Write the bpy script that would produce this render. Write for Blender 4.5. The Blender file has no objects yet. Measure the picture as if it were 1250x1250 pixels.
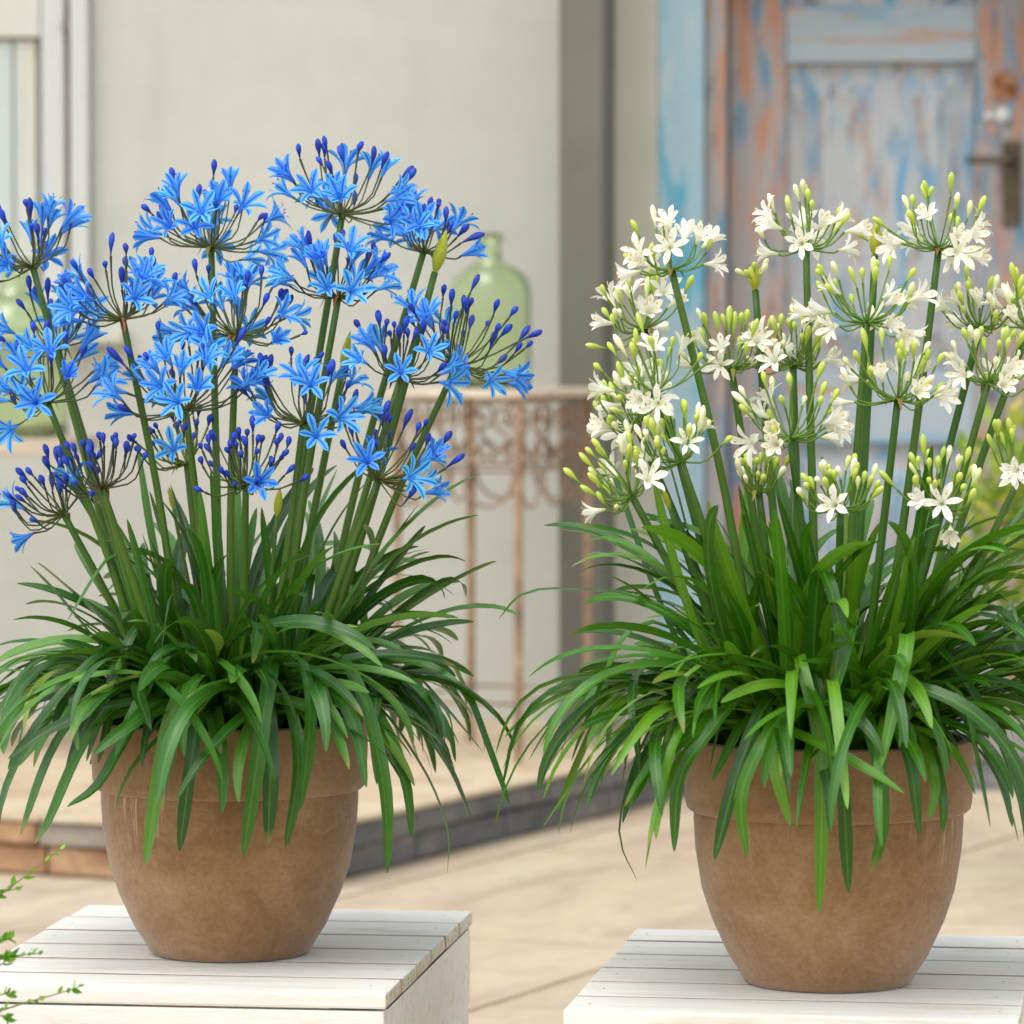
import bpy, bmesh, math, random
from mathutils import Vector, Matrix, Euler

# ------------------------------------------------------------------ camera, light, exposure
SC = bpy.context.scene
COL = SC.collection
F = 5500.0                      # focal length in photograph pixels (1250 wide)
HORIZON = 390.0                 # eye level in the photograph
ZC = 1.087                      # camera height
PITCH = math.atan((625 - HORIZON) / F)

cam_d = bpy.data.cameras.new("camera")
cam = bpy.data.objects.new("camera", cam_d)
COL.objects.link(cam)
cam.location = (0, 0, ZC)
cam.rotation_euler = (math.pi / 2 - PITCH, 0, 0)
cam_d.sensor_width = 36.0
cam_d.lens = F / 1250.0 * 36.0
cam_d.clip_start = 0.1
cam_d.clip_end = 500
cam_d.dof.use_dof = True
cam_d.dof.focus_distance = 4.72
cam_d.dof.aperture_fstop = 8.5
SC.camera = cam

SUN_EL, SUN_AZ = math.radians(64), math.radians(-140)    # azimuth from +Y towards +X: a veiled sun high to the left, a little behind the camera
world = bpy.data.worlds.new("World")
SC.world = world
world.use_nodes = True
wn = world.node_tree
sky = wn.nodes.new("ShaderNodeTexSky")
sky.sky_type = 'NISHITA'
sky.sun_disc = False
sky.sun_elevation = SUN_EL
sky.sun_rotation = SUN_AZ
sky.air_density = 1.0
sky.dust_density = 1.5
sky.ozone_density = 0.6
bg = wn.nodes["Background"]
bg.inputs[1].default_value = 0.15
veil = wn.nodes.new("ShaderNodeHueSaturation")      # thin even cloud: the sky's own light, greyed
veil.inputs["Saturation"].default_value = 0.28
wn.links.new(sky.outputs[0], veil.inputs["Color"])
wn.links.new(veil.outputs[0], bg.inputs[0])

sun_d = bpy.data.lights.new("sun", 'SUN')
sun_d.energy = 0.8
sun_d.angle = math.radians(45)
sun_d.color = (1.0, 0.975, 0.94)
sun = bpy.data.objects.new("sun", sun_d)
COL.objects.link(sun)
sdir = Vector((math.sin(SUN_AZ) * math.cos(SUN_EL), math.cos(SUN_AZ) * math.cos(SUN_EL), math.sin(SUN_EL)))
sun.rotation_euler = sdir.to_track_quat('Z', 'Y').to_euler()

SC.view_settings.view_transform = 'Standard'
SC.view_settings.look = 'None'
SC.view_settings.exposure = 0.98
SC.view_settings.gamma = 1.0
SC.cycles.use_denoising = True
SC.cycles.max_bounces = 8
SC.cycles.transparent_max_bounces = 8

# ------------------------------------------------------------------ helpers
R = random.Random(7)
rad = math.radians
FWD = Vector((0, math.cos(PITCH), -math.sin(PITCH)))
UPV = Vector((0, math.sin(PITCH), math.cos(PITCH)))
RGT = Vector((1, 0, 0))
EYE = Vector((0, 0, ZC))


def ray(px, py):
    return FWD + RGT * ((px - 625) / F) + UPV * ((625 - py) / F)


def at(px, py, depth):
    """point seen at a place of the photograph, at world depth Y"""
    d = ray(px, py)
    return EYE + d * (depth / d.y)


def on_z(px, py, z):
    d = ray(px, py)
    return EYE + d * ((z - ZC) / d.z)


def lin(c):
    return tuple((v / 12.92 if v <= 0.04045 else ((v + 0.055) / 1.055) ** 2.4) for v in (x / 255 for x in c)) + (1.0,)


class NT:
    """small material builder"""
    def __init__(self, name, rough=0.6, spec=0.4):
        self.m = bpy.data.materials.new(name)
        self.m.use_nodes = True
        self.t = self.m.node_tree
        self.p = self.t.nodes["Principled BSDF"]
        self.p.inputs["Roughness"].default_value = rough
        self.p.inputs["Specular IOR Level"].default_value = spec

    def n(self, kind, **kw):
        x = self.t.nodes.new(kind)
        for k, v in kw.items():
            if k in x.inputs:
                x.inputs[k].default_value = v
            else:
                setattr(x, k, v)
        return x

    def l(self, a, b):
        self.t.links.new(a, b)

    def coord(self, scale=(1, 1, 1), space="Object", rnd=True, rot=(0, 0, 0)):
        tc = self.n("ShaderNodeTexCoord")
        mp = self.n("ShaderNodeMapping")
        mp.inputs["Scale"].default_value = scale
        mp.inputs["Rotation"].default_value = rot
        self.l(tc.outputs[space], mp.inputs[0])
        if rnd:
            oi = self.n("ShaderNodeObjectInfo")
            mu = self.n("ShaderNodeMath", operation='MULTIPLY')
            mu.inputs[1].default_value = 37.0
            self.l(oi.outputs["Random"], mu.inputs[0])
            self.l(mu.outputs[0], mp.inputs["Location"])
        return mp.outputs[0]

    def noise(self, vec, scale, detail=4, rough=0.55, dist=0.0):
        x = self.n("ShaderNodeTexNoise")
        x.inputs["Scale"].default_value = scale
        x.inputs["Detail"].default_value = detail
        x.inputs["Roughness"].default_value = rough
        x.inputs["Distortion"].default_value = dist
        if vec is not None:
            self.l(vec, x.inputs["Vector"])
        return x.outputs["Fac"]

    def ramp(self, fac, stops, interp='LINEAR'):
        x = self.n("ShaderNodeValToRGB")
        x.color_ramp.interpolation = interp
        e = x.color_ramp.elements
        while len(e) < len(stops):
            e.new(0.5)
        for i, (p, c) in enumerate(stops):
            e[i].position = p
            e[i].color = c if len(c) == 4 else tuple(c) + (1,)
        self.l(fac, x.inputs[0])
        return x.outputs[0]

    def mix(self, fac, a, b, mode='MIX'):
        x = self.n("ShaderNodeMix", data_type='RGBA', blend_type=mode)
        for sock, v in ((x.inputs[0], fac), (x.inputs[6], a), (x.inputs[7], b)):
            if hasattr(v, "links") or hasattr(v, "is_linked"):
                self.l(v, sock)
            else:
                sock.default_value = v
        return x.outputs[2]

    def math(self, op, a, b=0.0):
        x = self.n("ShaderNodeMath", operation=op)
        for i, v in enumerate((a, b)):
            if hasattr(v, "is_linked"):
                self.l(v, x.inputs[i])
            else:
                x.inputs[i].default_value = v
        return x.outputs[0]

    def bump(self, h, strength=0.3, dist=0.005):
        b = self.n("ShaderNodeBump")
        b.inputs["Strength"].default_value = strength
        b.inputs["Distance"].default_value = dist
        self.l(h, b.inputs["Height"])
        self.l(b.outputs[0], self.p.inputs["Normal"])

    def color(self, c):
        if hasattr(c, "is_linked"):
            self.l(c, self.p.inputs["Base Color"])
        else:
            self.p.inputs["Base Color"].default_value = c

    def rnd(self):
        return self.n("ShaderNodeObjectInfo").outputs["Random"]


def translucent(nt, col, fac):
    """thin leaf or petal: some of the light passes through"""
    tr = nt.n("ShaderNodeBsdfTranslucent")
    if hasattr(col, "is_linked"):
        nt.l(col, tr.inputs[0])
    else:
        tr.inputs[0].default_value = col
    mx = nt.n("ShaderNodeMixShader")
    mx.inputs[0].default_value = fac
    out = nt.t.nodes["Material Output"]
    nt.l(nt.p.outputs[0], mx.inputs[1])
    nt.l(tr.outputs[0], mx.inputs[2])
    nt.l(mx.outputs[0], out.inputs[0])


def mesh_obj(name, verts, faces, mat, parent=None, smooth=True, uvs=None, mats=None, fmat=None, foot=None, ploc=None):
    if foot is not None:
        verts = [v - foot for v in verts]
    me = bpy.data.meshes.new(name)
    me.from_pydata([tuple(v) for v in verts], [], faces)
    if uvs:
        ul = me.uv_layers.new(name="UVMap")
        for lp in me.loops:
            ul.data[lp.index].uv = uvs[lp.vertex_index]
    if smooth:
        me.polygons.foreach_set("use_smooth", [True] * len(me.polygons))
    for m in (mats or [mat]):
        me.materials.append(m)
    if fmat:
        me.polygons.foreach_set("material_index", fmat)
    me.update()
    o = bpy.data.objects.new(name, me)
    COL.objects.link(o)
    if parent is not None:
        o.parent = parent
    if foot is not None and ploc is not None:
        o.location = foot - ploc
    return o


def share(name, me, parent, mw):
    o = bpy.data.objects.new(name, me)
    COL.objects.link(o)
    o.parent = parent
    o.matrix_local = mw
    return o


def empty(name, loc, rz=0.0):
    o = bpy.data.objects.new(name, None)
    COL.objects.link(o)
    o.location = loc
    o.rotation_euler = (0, 0, rz)
    o.empty_display_size = 0.05
    return o


def tag(o, label, cat, group=None, kind=None):
    if label:
        o["label"] = label
    if cat:
        o["category"] = cat
    if group:
        o["group"] = group
    if kind:
        o["kind"] = kind
    return o


def bevel_box(name, lo, hi, mat, parent=None, bev=0.003, seg=2, jit=0.0, rng=None):
    """a box with rounded edges, from corner lo to corner hi (in the parent's space), its origin at its centre"""
    c = [(a + b) / 2 for a, b in zip(lo, hi)]
    d = [(b - a) for a, b in zip(lo, hi)]
    bm = bmesh.new()
    bmesh.ops.create_cube(bm, size=1.0)
    for v in bm.verts:
        v.co = Vector((v.co.x * d[0], v.co.y * d[1], v.co.z * d[2]))
        if jit:
            v.co += Vector((rng.uniform(-jit, jit), rng.uniform(-jit, jit), rng.uniform(-jit, jit)))
    if bev:
        bmesh.ops.bevel(bm, geom=list(bm.edges), offset=min(bev, min(d) * 0.3), segments=seg, affect='EDGES', profile=0.6)
    me = bpy.data.meshes.new(name)
    bm.to_mesh(me)
    bm.free()
    me.materials.append(mat)
    o = bpy.data.objects.new(name, me)
    COL.objects.link(o)
    o.location = c
    if parent is not None:
        o.parent = parent
    return o


def frame_from(z, ref=Vector((0, 0, 1))):
    z = z.normalized()
    if abs(z.dot(ref)) > 0.97:
        ref = Vector((1, 0, 0))
    x = ref.cross(z).normalized()
    y = z.cross(x)
    return x, y, z


def tube(verts, faces, pts, radii, sides=6, caps=True, uvs=None):
    """append a tube along pts to verts/faces"""
    base = len(verts)
    n = len(pts)
    x = None
    for i, p in enumerate(pts):
        t = (pts[min(i + 1, n - 1)] - pts[max(i - 1, 0)]).normalized()
        if x is None:
            x, y, _ = frame_from(t)
        else:
            x = (x - t * x.dot(t)).normalized()
            y = t.cross(x)
        r = radii[i] if isinstance(radii, (list, tuple)) else radii
        for k in range(sides):
            a = 2 * math.pi * k / sides
            verts.append(p + x * (math.cos(a) * r) + y * (math.sin(a) * r))
            if uvs is not None:
                uvs.append((k / sides, i / (n - 1)))
    for i in range(n - 1):
        for k in range(sides):
            a = base + i * sides + k
            b = base + i * sides + (k + 1) % sides
            faces.append((a, b, b + sides, a + sides))
    if caps:
        faces.append(tuple(base + k for k in reversed(range(sides))))
        faces.append(tuple(base + (n - 1) * sides + k for k in range(sides)))


def catmull(pts, n):
    P = [pts[0] * 2 - pts[1]] + list(pts) + [pts[-1] * 2 - pts[-2]]
    segs = len(pts) - 1
    out = []
    for i in range(n + 1):
        u = i / n * segs
        k = min(int(u), segs - 1)
        t = u - k
        a, b, c, d = P[k], P[k + 1], P[k + 2], P[k + 3]
        out.append(0.5 * ((2 * b) + (c - a) * t + (2 * a - 5 * b + 4 * c - d) * t * t + (3 * b - a - 3 * c + d) * t ** 3))
    return out


def lathe(name, prof, mat, parent=None, seg=64, close=True):
    verts, faces = [], []
    for r, z in prof:
        for k in range(seg):
            a = 2 * math.pi * k / seg
            verts.append(Vector((r * math.cos(a), r * math.sin(a), z)))
    for i in range(len(prof) - 1):
        for k in range(seg):
            a, b = i * seg + k, i * seg + (k + 1) % seg
            faces.append((a, b, b + seg, a + seg))
    if close:
        faces.append(tuple(reversed(range(seg))))
        e = (len(prof) - 1) * seg
        faces.append(tuple(e + k for k in range(seg)))
    return mesh_obj(name, verts, faces, mat, parent)


def smooth_by_angle(o, deg=40):
    me = o.data
    me.polygons.foreach_set("use_smooth", [True] * len(me.polygons))
    me.set_sharp_from_angle(angle=rad(deg))


# ------------------------------------------------------------------ materials
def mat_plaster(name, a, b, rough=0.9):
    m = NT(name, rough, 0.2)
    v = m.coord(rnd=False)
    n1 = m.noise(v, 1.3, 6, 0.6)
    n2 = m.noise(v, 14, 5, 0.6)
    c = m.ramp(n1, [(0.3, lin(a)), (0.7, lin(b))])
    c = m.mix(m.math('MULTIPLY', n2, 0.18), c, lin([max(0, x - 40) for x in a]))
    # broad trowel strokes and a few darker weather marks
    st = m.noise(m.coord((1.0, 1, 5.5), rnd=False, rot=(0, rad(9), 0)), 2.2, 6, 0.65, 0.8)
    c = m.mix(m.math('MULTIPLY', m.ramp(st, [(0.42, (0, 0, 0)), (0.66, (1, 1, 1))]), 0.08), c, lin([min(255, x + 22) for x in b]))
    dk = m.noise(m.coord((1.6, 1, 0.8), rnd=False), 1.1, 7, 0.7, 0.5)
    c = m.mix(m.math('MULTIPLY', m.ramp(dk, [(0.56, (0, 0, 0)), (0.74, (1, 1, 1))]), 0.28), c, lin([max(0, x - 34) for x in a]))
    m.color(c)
    m.bump(m.noise(v, 60, 6, 0.65), 0.25, 0.006)
    return m.m


M = {}
M['plaster'] = mat_plaster('pale_plaster', (187, 188, 177), (200, 200, 190))
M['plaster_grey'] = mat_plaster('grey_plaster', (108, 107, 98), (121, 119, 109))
M['plaster_warm'] = mat_plaster('warm_plaster', (190, 189, 172), (202, 200, 184))


def mat_peel(name, base, coats, grain=(9, 9, 1.7), edge=0.5, scale=3.0):
    """old paint worn through to other coats and wood, streaked along the grain"""
    m = NT(name, 0.75, 0.25)
    v = m.coord(grain)
    c = lin(base)
    for i, (col, lo, hi, sc) in enumerate(coats):
        n = m.noise(m.coord(tuple(g * (1 + 0.13 * i) for g in grain)), sc, 6, 0.62, 0.4)
        f = m.ramp(n, [(lo, (0, 0, 0)), (hi, (1, 1, 1))])
        c = m.mix(f, c, lin(col))
    fine = m.noise(v, 26, 5, 0.6)
    c = m.mix(m.math('MULTIPLY', fine, 0.3), c, lin((70, 66, 64)))
    m.color(c)
    m.bump(m.noise(v, 12, 6, 0.7), 0.5, 0.004)
    return m.m


DOORC = [((118, 174, 206), 0.51, 0.62, 2.6), ((196, 154, 132), 0.54, 0.70, 3.4), ((134, 132, 146), 0.55, 0.68, 3.0), ((212, 212, 208), 0.60, 0.70, 3.6)]
M['door_v'] = mat_peel('peeling_blue_paint', (196, 200, 200), DOORC)
M['door_stile'] = mat_peel('peeling_blue_and_rust_paint', (184, 178, 174), [((210, 154, 124), 0.47, 0.60, 2.6), ((106, 160, 192), 0.53, 0.64, 3.0), ((124, 114, 120), 0.57, 0.68, 3.4), ((200, 198, 192), 0.64, 0.72, 2.8)])
M['door_h'] = mat_peel('peeling_blue_paint_rail', (188, 200, 206), [((132, 180, 208), 0.50, 0.60, 1.8), ((200, 160, 132), 0.56, 0.64, 2.2), ((212, 206, 196), 0.62, 0.7, 2.2)], grain=(0.9, 9, 9))
M['jamb'] = mat_peel('pale_blue_paint', (176, 208, 218), [((104, 186, 214), 0.52, 0.62, 2.4), ((196, 212, 216), 0.54, 0.66, 1.8), ((150, 128, 124), 0.68, 0.74, 2.6)], grain=(5, 5, 1.6))
M['shutter'] = mat_peel('faded_white_paint', (214, 214, 200), [((202, 212, 206), 0.48, 0.6, 1.4), ((206, 190, 156), 0.58, 0.70, 1.8)], grain=(7, 7, 0.7))
M['shutter_frame'] = mat_peel('faded_pale_blue_paint', (212, 214, 208), [((198, 212, 214), 0.5, 0.6, 1.5), ((200, 180, 160), 0.64, 0.72, 2.2)], grain=(7, 7, 0.8))

m = NT('raw_wood_groove', 0.9, 0.1)
m.color(m.ramp(m.noise(m.coord((6, 6, 1)), 4, 4), [(0.3, lin((176, 150, 104))), (0.7, lin((140, 122, 86)))]))
M['groove'] = m.m

m = NT('aged_brass', 0.5, 0.5)
m.p.inputs["Metallic"].default_value = 0.55
m.color(m.ramp(m.noise(m.coord(), 30, 4), [(0.3, lin((78, 66, 50))), (0.7, lin((112, 98, 76)))]))
M['brass'] = m.m
m = NT('rusted_iron_plate', 0.85, 0.2)
m.color(m.ramp(m.noise(m.coord(), 34, 6, 0.7), [(0.32, lin((104, 58, 34))), (0.5, lin((160, 104, 70))), (0.68, lin((206, 176, 146)))]))
M['rust'] = m.m
m = NT('white_enamel', 0.35, 0.5)
m.color(lin((222, 222, 216)))
M['enamel'] = m.m

# ground
m = NT('patio_bedding', 0.95, 0.1)
v = m.coord(rnd=False)
m.color(m.ramp(m.noise(v, 3, 5), [(0.3, lin((168, 146, 116))), (0.7, lin((190, 168, 138)))]))
M['bedding'] = m.m
m = NT('sandstone_slab', 0.8, 0.25)
v = m.coord((1, 1, 1))
n1 = m.noise(m.coord((1.0, 3.2, 1)), 1.6, 5, 0.6, 0.6)
n2 = m.noise(v, 24, 5, 0.6)
c = m.ramp(n1, [(0.28, lin((170, 150, 126))), (0.40, lin((186, 172, 150))), (0.52, lin((200, 186, 158))), (0.70, lin((204, 196, 170)))])
c = m.mix(m.math('MULTIPLY', m.rnd(), 0.38), c, lin((176, 150, 122)))
blot = m.ramp(m.noise(m.coord((1.4, 2.2, 1)), 4.5, 6, 0.7, 1.2), [(0.5, (0, 0, 0)), (0.68, (1, 1, 1))])
c = m.mix(m.math('MULTIPLY', blot, 0.62), c, lin((168, 146, 128)))
c = m.mix(m.math('MULTIPLY', n2, 0.3), c, lin((150, 126, 104)))
m.color(c)
m.bump(m.noise(v, 40, 6, 0.65), 0.3, 0.004)
M['slab'] = m.m


def mat_stone(name, a, b, c3):
    m = NT(name, 0.9, 0.2)
    v = m.coord((1, 1, 1))
    c = m.ramp(m.noise(v, 7, 6, 0.65, 0.5), [(0.3, lin(a)), (0.55, lin(b)), (0.74, lin(c3))])
    m.color(c)
    m.bump(m.noise(v, 30, 7, 0.7), 0.6, 0.01)
    return m.m


M['step_warm'] = mat_stone('warm_step_stone', (140, 104, 76), (178, 142, 108), (200, 176, 146))
M['step_grey'] = mat_stone('grey_step_stone', (112, 108, 104), (150, 140, 128), (182, 168, 148))
M['step_shadegrey'] = mat_stone('shade_grey_step_stone', (88, 90, 94), (116, 114, 112), (158, 146, 130))  # step side: shade and dirt in the colour; threshold: plain grey
M['step_top'] = mat_stone('cream_paving', (176, 152, 126), (196, 178, 150), (204, 192, 168))

# white washed timber
m = NT('whitewashed_timber', 0.7, 0.3)
v = m.coord((1.2, 14, 14))
g = m.noise(v, 5, 6, 0.65, 0.5)
g2 = m.noise(m.coord((1.0, 3, 3)), 7, 5, 0.6)
c = m.ramp(g, [(0.25, lin((200, 194, 178))), (0.45, lin((228, 225, 215))), (0.8, lin((238, 237, 231)))])
worn = m.ramp(g2, [(0.60, (0, 0, 0)), (0.74, (1, 1, 1))])
c = m.mix(m.math('MULTIPLY', worn, 0.5), c, lin((196, 182, 152)))
v3 = m.noise(m.coord((1.4, 26, 26)), 9, 5, 0.7, 0.3)
crack = m.ramp(v3, [(0.64, (0, 0, 0)), (0.72, (1, 1, 1))])
c = m.mix(m.math('MULTIPLY', crack, 0.55), c, lin((150, 140, 122)))
c = m.mix(m.math('MULTIPLY', m.rnd(), 0.22), c, lin((206, 200, 184)))
m.color(c)
m.bump(m.mix(0.5, g, v3), 0.35, 0.003)
M['whitewood'] = m.m
m = NT('sawn_end_grain', 0.9, 0.15)
v = m.coord((8, 8, 8))
m.color(m.ramp(m.noise(v, 14, 5, 0.7), [(0.34, lin((170, 158, 124))), (0.46, lin((204, 198, 176))), (0.62, lin((228, 224, 212)))]))
m.bump(m.noise(v, 22, 5, 0.7), 0.6, 0.004)
M['endgrain'] = m.m

m = NT('gap_shade_brown', 0.9, 0.1)  # shade of the slat gaps, put into a brown edge colour
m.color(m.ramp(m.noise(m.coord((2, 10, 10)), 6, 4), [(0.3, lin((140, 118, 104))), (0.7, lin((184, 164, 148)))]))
M['gapshade'] = m.m

# terracotta
m = NT('terracotta', 0.82, 0.22)
v = m.coord((1, 1, 1))
c = m.ramp(m.noise(v, 6, 6, 0.62, 0.6), [(0.28, lin((122, 91, 58))), (0.5, lin((146, 113, 77))), (0.75, lin((172, 141, 107)))])
fine = m.noise(m.coord((1, 1, 1)), 190, 7, 0.75)
c = m.mix(m.ramp(fine, [(0.34, (0.42, 0.42, 0.42)), (0.58, (0, 0, 0))]), c, lin((104, 70, 44)))
c = m.mix(m.math('MULTIPLY', m.ramp(m.noise(m.coord((1, 1, 2.2)), 24, 7, 0.75, 0.9), [(0.48, (0, 0, 0)), (0.7, (1, 1, 1))]), 0.28), c, lin((176, 140, 106)))
# salt runs below the lip
tc = m.n("ShaderNodeTexCoord")
sp = m.n("ShaderNodeSeparateXYZ")
m.l(tc.outputs["Object"], sp.inputs[0])
ang = m.math('ARCTAN2', sp.outputs[1], sp.outputs[0])
cb = m.n("ShaderNodeCombineXYZ")
m.l(m.math('MULTIPLY', ang, 9.0), cb.inputs[0])
m.l(m.math('MULTIPLY', sp.outputs[2], 4.0), cb.inputs[2])
m.l(m.rnd(), cb.inputs[1])
runs = m.noise(cb.outputs[0], 2.4, 5, 0.7)
runs = m.ramp(runs, [(0.52, (0, 0, 0)), (0.64, (1, 1, 1))])
zone = m.n("ShaderNodeMapRange")
m.l(sp.outputs[2], zone.inputs[0])
zone.inputs[1].default_value = 0.105
zone.inputs[2].default_value = 0.176
rimcut = m.math('LESS_THAN', sp.outputs[2], 0.178)
f = m.math('MULTIPLY', m.math('MULTIPLY', runs, zone.outputs[0]), rimcut)
patch = m.ramp(m.noise(m.coord((1, 1, 0.3)), 9, 3, 0.5), [(0.46, (0, 0, 0)), (0.62, (1, 1, 1))])
f = m.math('MULTIPLY', f, patch)
c = m.mix(m.math('MULTIPLY', f, 0.7), c, lin((210, 184, 158)))
bloom = m.ramp(m.noise(v, 15, 8, 0.78, 1.4), [(0.50, (0, 0, 0)), (0.70, (1, 1, 1))])
c = m.mix(m.math('MULTIPLY', bloom, 0.34), c, lin((186, 156, 126)))
m.color(c)
m.bump(m.mix(0.5, fine, m.noise(m.coord((1, 1, 14)), 16, 4, 0.6)), 0.4, 0.002)
m.p.inputs['Sheen Weight'].default_value = 0.3
m.p.inputs['Sheen Roughness'].default_value = 0.45
M['terracotta'] = m.m
m = NT('potting_soil', 0.95, 0.1)
v = m.coord()
m.color(m.ramp(m.noise(v, 60, 6, 0.7), [(0.35, lin((22, 16, 12))), (0.65, lin((58, 44, 32)))]))
m.bump(m.noise(v, 80, 6, 0.7), 1.0, 0.01)
M['soil'] = m.m


def mat_leaf(name, dark, mid, light, trans=0.19, rough=0.24):
    m = NT(name, rough, 0.55)
    uv = m.n("ShaderNodeUVMap").outputs[0]
    s = m.n("ShaderNodeSeparateXYZ")
    m.l(uv, s.inputs[0])
    isl = m.n("ShaderNodeNewGeometry").outputs["Random Per Island"]
    r = m.math('FRACT', m.math('ADD', m.rnd(), isl))
    c = m.ramp(r, [(0.0, lin(dark)), (0.5, lin(mid)), (0.965, lin(light)), (1.0, lin((140, 166, 60)))])
    # faint parallel veins and a paler midrib
    mp = m.n("ShaderNodeMapping")
    mp.inputs["Scale"].default_value = (16, 1.4, 1)
    m.l(uv, mp.inputs[0])
    vein = m.noise(mp.outputs[0], 3, 4, 0.6)
    c = m.mix(m.math('MULTIPLY', vein, 0.35), c, lin(dark))
    rib = m.ramp(m.math('ABSOLUTE', m.math('SUBTRACT', s.outputs[0], 0.5)), [(0.0, (1, 1, 1)), (0.10, (0, 0, 0))])
    c = m.mix(m.math('MULTIPLY', rib, 0.22), c, lin([min(255, x + 34) for x in light]))
    # yellower foot of the leaf
    foot = m.ramp(s.outputs[1], [(0.0, (1, 1, 1)), (0.22, (0, 0, 0))])
    c = m.mix(m.math('MULTIPLY', foot, 0.45), c, lin((140, 170, 70)))
    # some tips have dried
    dry = m.math('MULTIPLY', m.ramp(s.outputs[1], [(0.93, (0, 0, 0)), (0.985, (1, 1, 1))]), m.math('GREATER_THAN', m.math('FRACT', m.math('MULTIPLY', r, 17.3)), 0.86))
    c = m.mix(m.math('MULTIPLY', dry, 0.55), c, lin((158, 134, 78)))
    # pale dust and water marks
    dn = m.noise(m.coord((1, 1, 1)), 90, 6, 0.7)
    c = m.mix(m.math('MULTIPLY', m.ramp(dn, [(0.52, (0, 0, 0)), (0.72, (1, 1, 1))]), 0.07), c, lin((150, 176, 140)))
    m.color(c)
    m.bump(vein, 0.4, 0.001)
    translucent(m, m.mix(0.5, c, lin((110, 165, 40))), trans)
    return m.m


M['leaf_blue'] = mat_leaf('strap_leaf', (22, 64, 12), (52, 112, 26), (98, 152, 52))
M['leaf_white'] = mat_leaf('strap_leaf_bright', (26, 74, 4), (60, 124, 10), (112, 164, 36))


def mat_stem(name, low, high, rough=0.45):
    m = NT(name, rough, 0.4)
    uv = m.n("ShaderNodeUVMap").outputs[0]
    s = m.n("ShaderNodeSeparateXYZ")
    m.l(uv, s.inputs[0])
    c = m.ramp(s.outputs[1], [(0.0, lin(low)), (0.75, lin(high)), (1.0, lin([max(0, x - 12) for x in high]))])
    mp = m.n("ShaderNodeMapping")
    mp.inputs["Scale"].default_value = (10, 1, 1)
    m.l(uv, mp.inputs[0])
    c = m.mix(m.math('MULTIPLY', m.noise(mp.outputs[0], 4, 4), 0.3), c, lin([max(0, x - 30) for x in high]))
    c = m.mix(m.math('MULTIPLY', m.rnd(), 0.3), c, lin((110, 134, 46)))
    m.color(c)
    return m.m


M['stem_blue'] = mat_stem('flower_stalk', (108, 146, 48), (70, 106, 36))
M['stem_white'] = mat_stem('flower_stalk_bright', (86, 138, 36), (52, 98, 26))
M['ped_blue'] = mat_stem('dark_pedicel', (92, 96, 44), (56, 62, 52))
M['ped_white'] = mat_stem('green_pedicel', (84, 130, 44), (112, 146, 52))
M['ped_green'] = mat_stem('light_green_pedicel', (120, 140, 56), (112, 128, 50))


def mat_petal(name, edge, mid, base, dark, trans=0.3, var=0.35):
    m = NT(name, 0.5, 0.25)
    uv = m.n("ShaderNodeUVMap").outputs[0]
    s = m.n("ShaderNodeSeparateXYZ")
    m.l(uv, s.inputs[0])
    a = m.math('ABSOLUTE', m.math('SUBTRACT', s.outputs[0], 0.5))
    c = m.ramp(a, [(0.0, lin(mid)), (0.08, lin(mid)), (0.20, lin(edge)), (0.5, lin(edge))])
    b = m.ramp(s.outputs[1], [(0.0, (1, 1, 1)), (0.42, (0, 0, 0))])
    c = m.mix(m.math('MULTIPLY', b, 0.75), c, lin(base))
    c = m.mix(m.math('MULTIPLY', m.rnd(), var), c, lin(dark))
    m.color(c)
    translucent(m, c, trans)
    return m.m


M['petal_blue'] = mat_petal('blue_petal', (116, 210, 255), (20, 118, 238), (104, 172, 246), (24, 92, 226), 0.28, 0.5)
M['petal_white'] = mat_petal('white_petal', (252, 251, 243), (246, 246, 230), (204, 216, 132), (248, 245, 224), 0.25, 0.5)
m = NT('blue_bud', 0.45, 0.35)
uv = m.n("ShaderNodeUVMap").outputs[0]
s = m.n("ShaderNodeSeparateXYZ")
m.l(uv, s.inputs[0])
c = m.ramp(s.outputs[1], [(0.0, lin((44, 60, 86))), (0.3, lin((24, 50, 146))), (0.75, lin((36, 82, 210))), (1.0, lin((28, 50, 150)))])
c = m.mix(m.math('MULTIPLY', m.rnd(), 0.6), c, lin((26, 42, 128)))
m.color(c)
M['bud_blue'] = m.m
m = NT('cream_green_bud', 0.5, 0.35)
uv = m.n("ShaderNodeUVMap").outputs[0]
s = m.n("ShaderNodeSeparateXYZ")
m.l(uv, s.inputs[0])
c1 = m.ramp(s.outputs[1], [(0.0, lin((110, 150, 36))), (0.4, lin((172, 196, 66))), (1.0, lin((200, 214, 104)))])
c2 = m.ramp(s.outputs[1], [(0.0, lin((150, 180, 70))), (0.3, lin((228, 230, 170))), (1.0, lin((244, 242, 216)))])
m.color(m.mix(m.ramp(m.rnd(), [(0.62, (0, 0, 0)), (0.85, (1, 1, 1))]), c1, c2))
M['bud_white'] = m.m
m = NT('yellow_anther', 0.6, 0.2)
m.color(lin((226, 188, 92)))
M['anther'] = m.m
m = NT('blue_stamen', 0.6, 0.2)
m.color(lin((120, 130, 196)))
M['stamen_blue'] = m.m
m = NT('papery_bract', 0.7, 0.2)
m.color(m.ramp(m.rnd(), [(0.0, lin((150, 84, 60))), (0.5, lin((132, 112, 60))), (1.0, lin((150, 150, 70)))]))
M['bract_brown'] = m.m
m = NT('green_bud_sheath', 0.5, 0.3)
uv = m.n("ShaderNodeUVMap").outputs[0]
mp = m.n("ShaderNodeMapping")
mp.inputs["Scale"].default_value = (8, 1.2, 1)
m.l(uv, mp.inputs[0])
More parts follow.
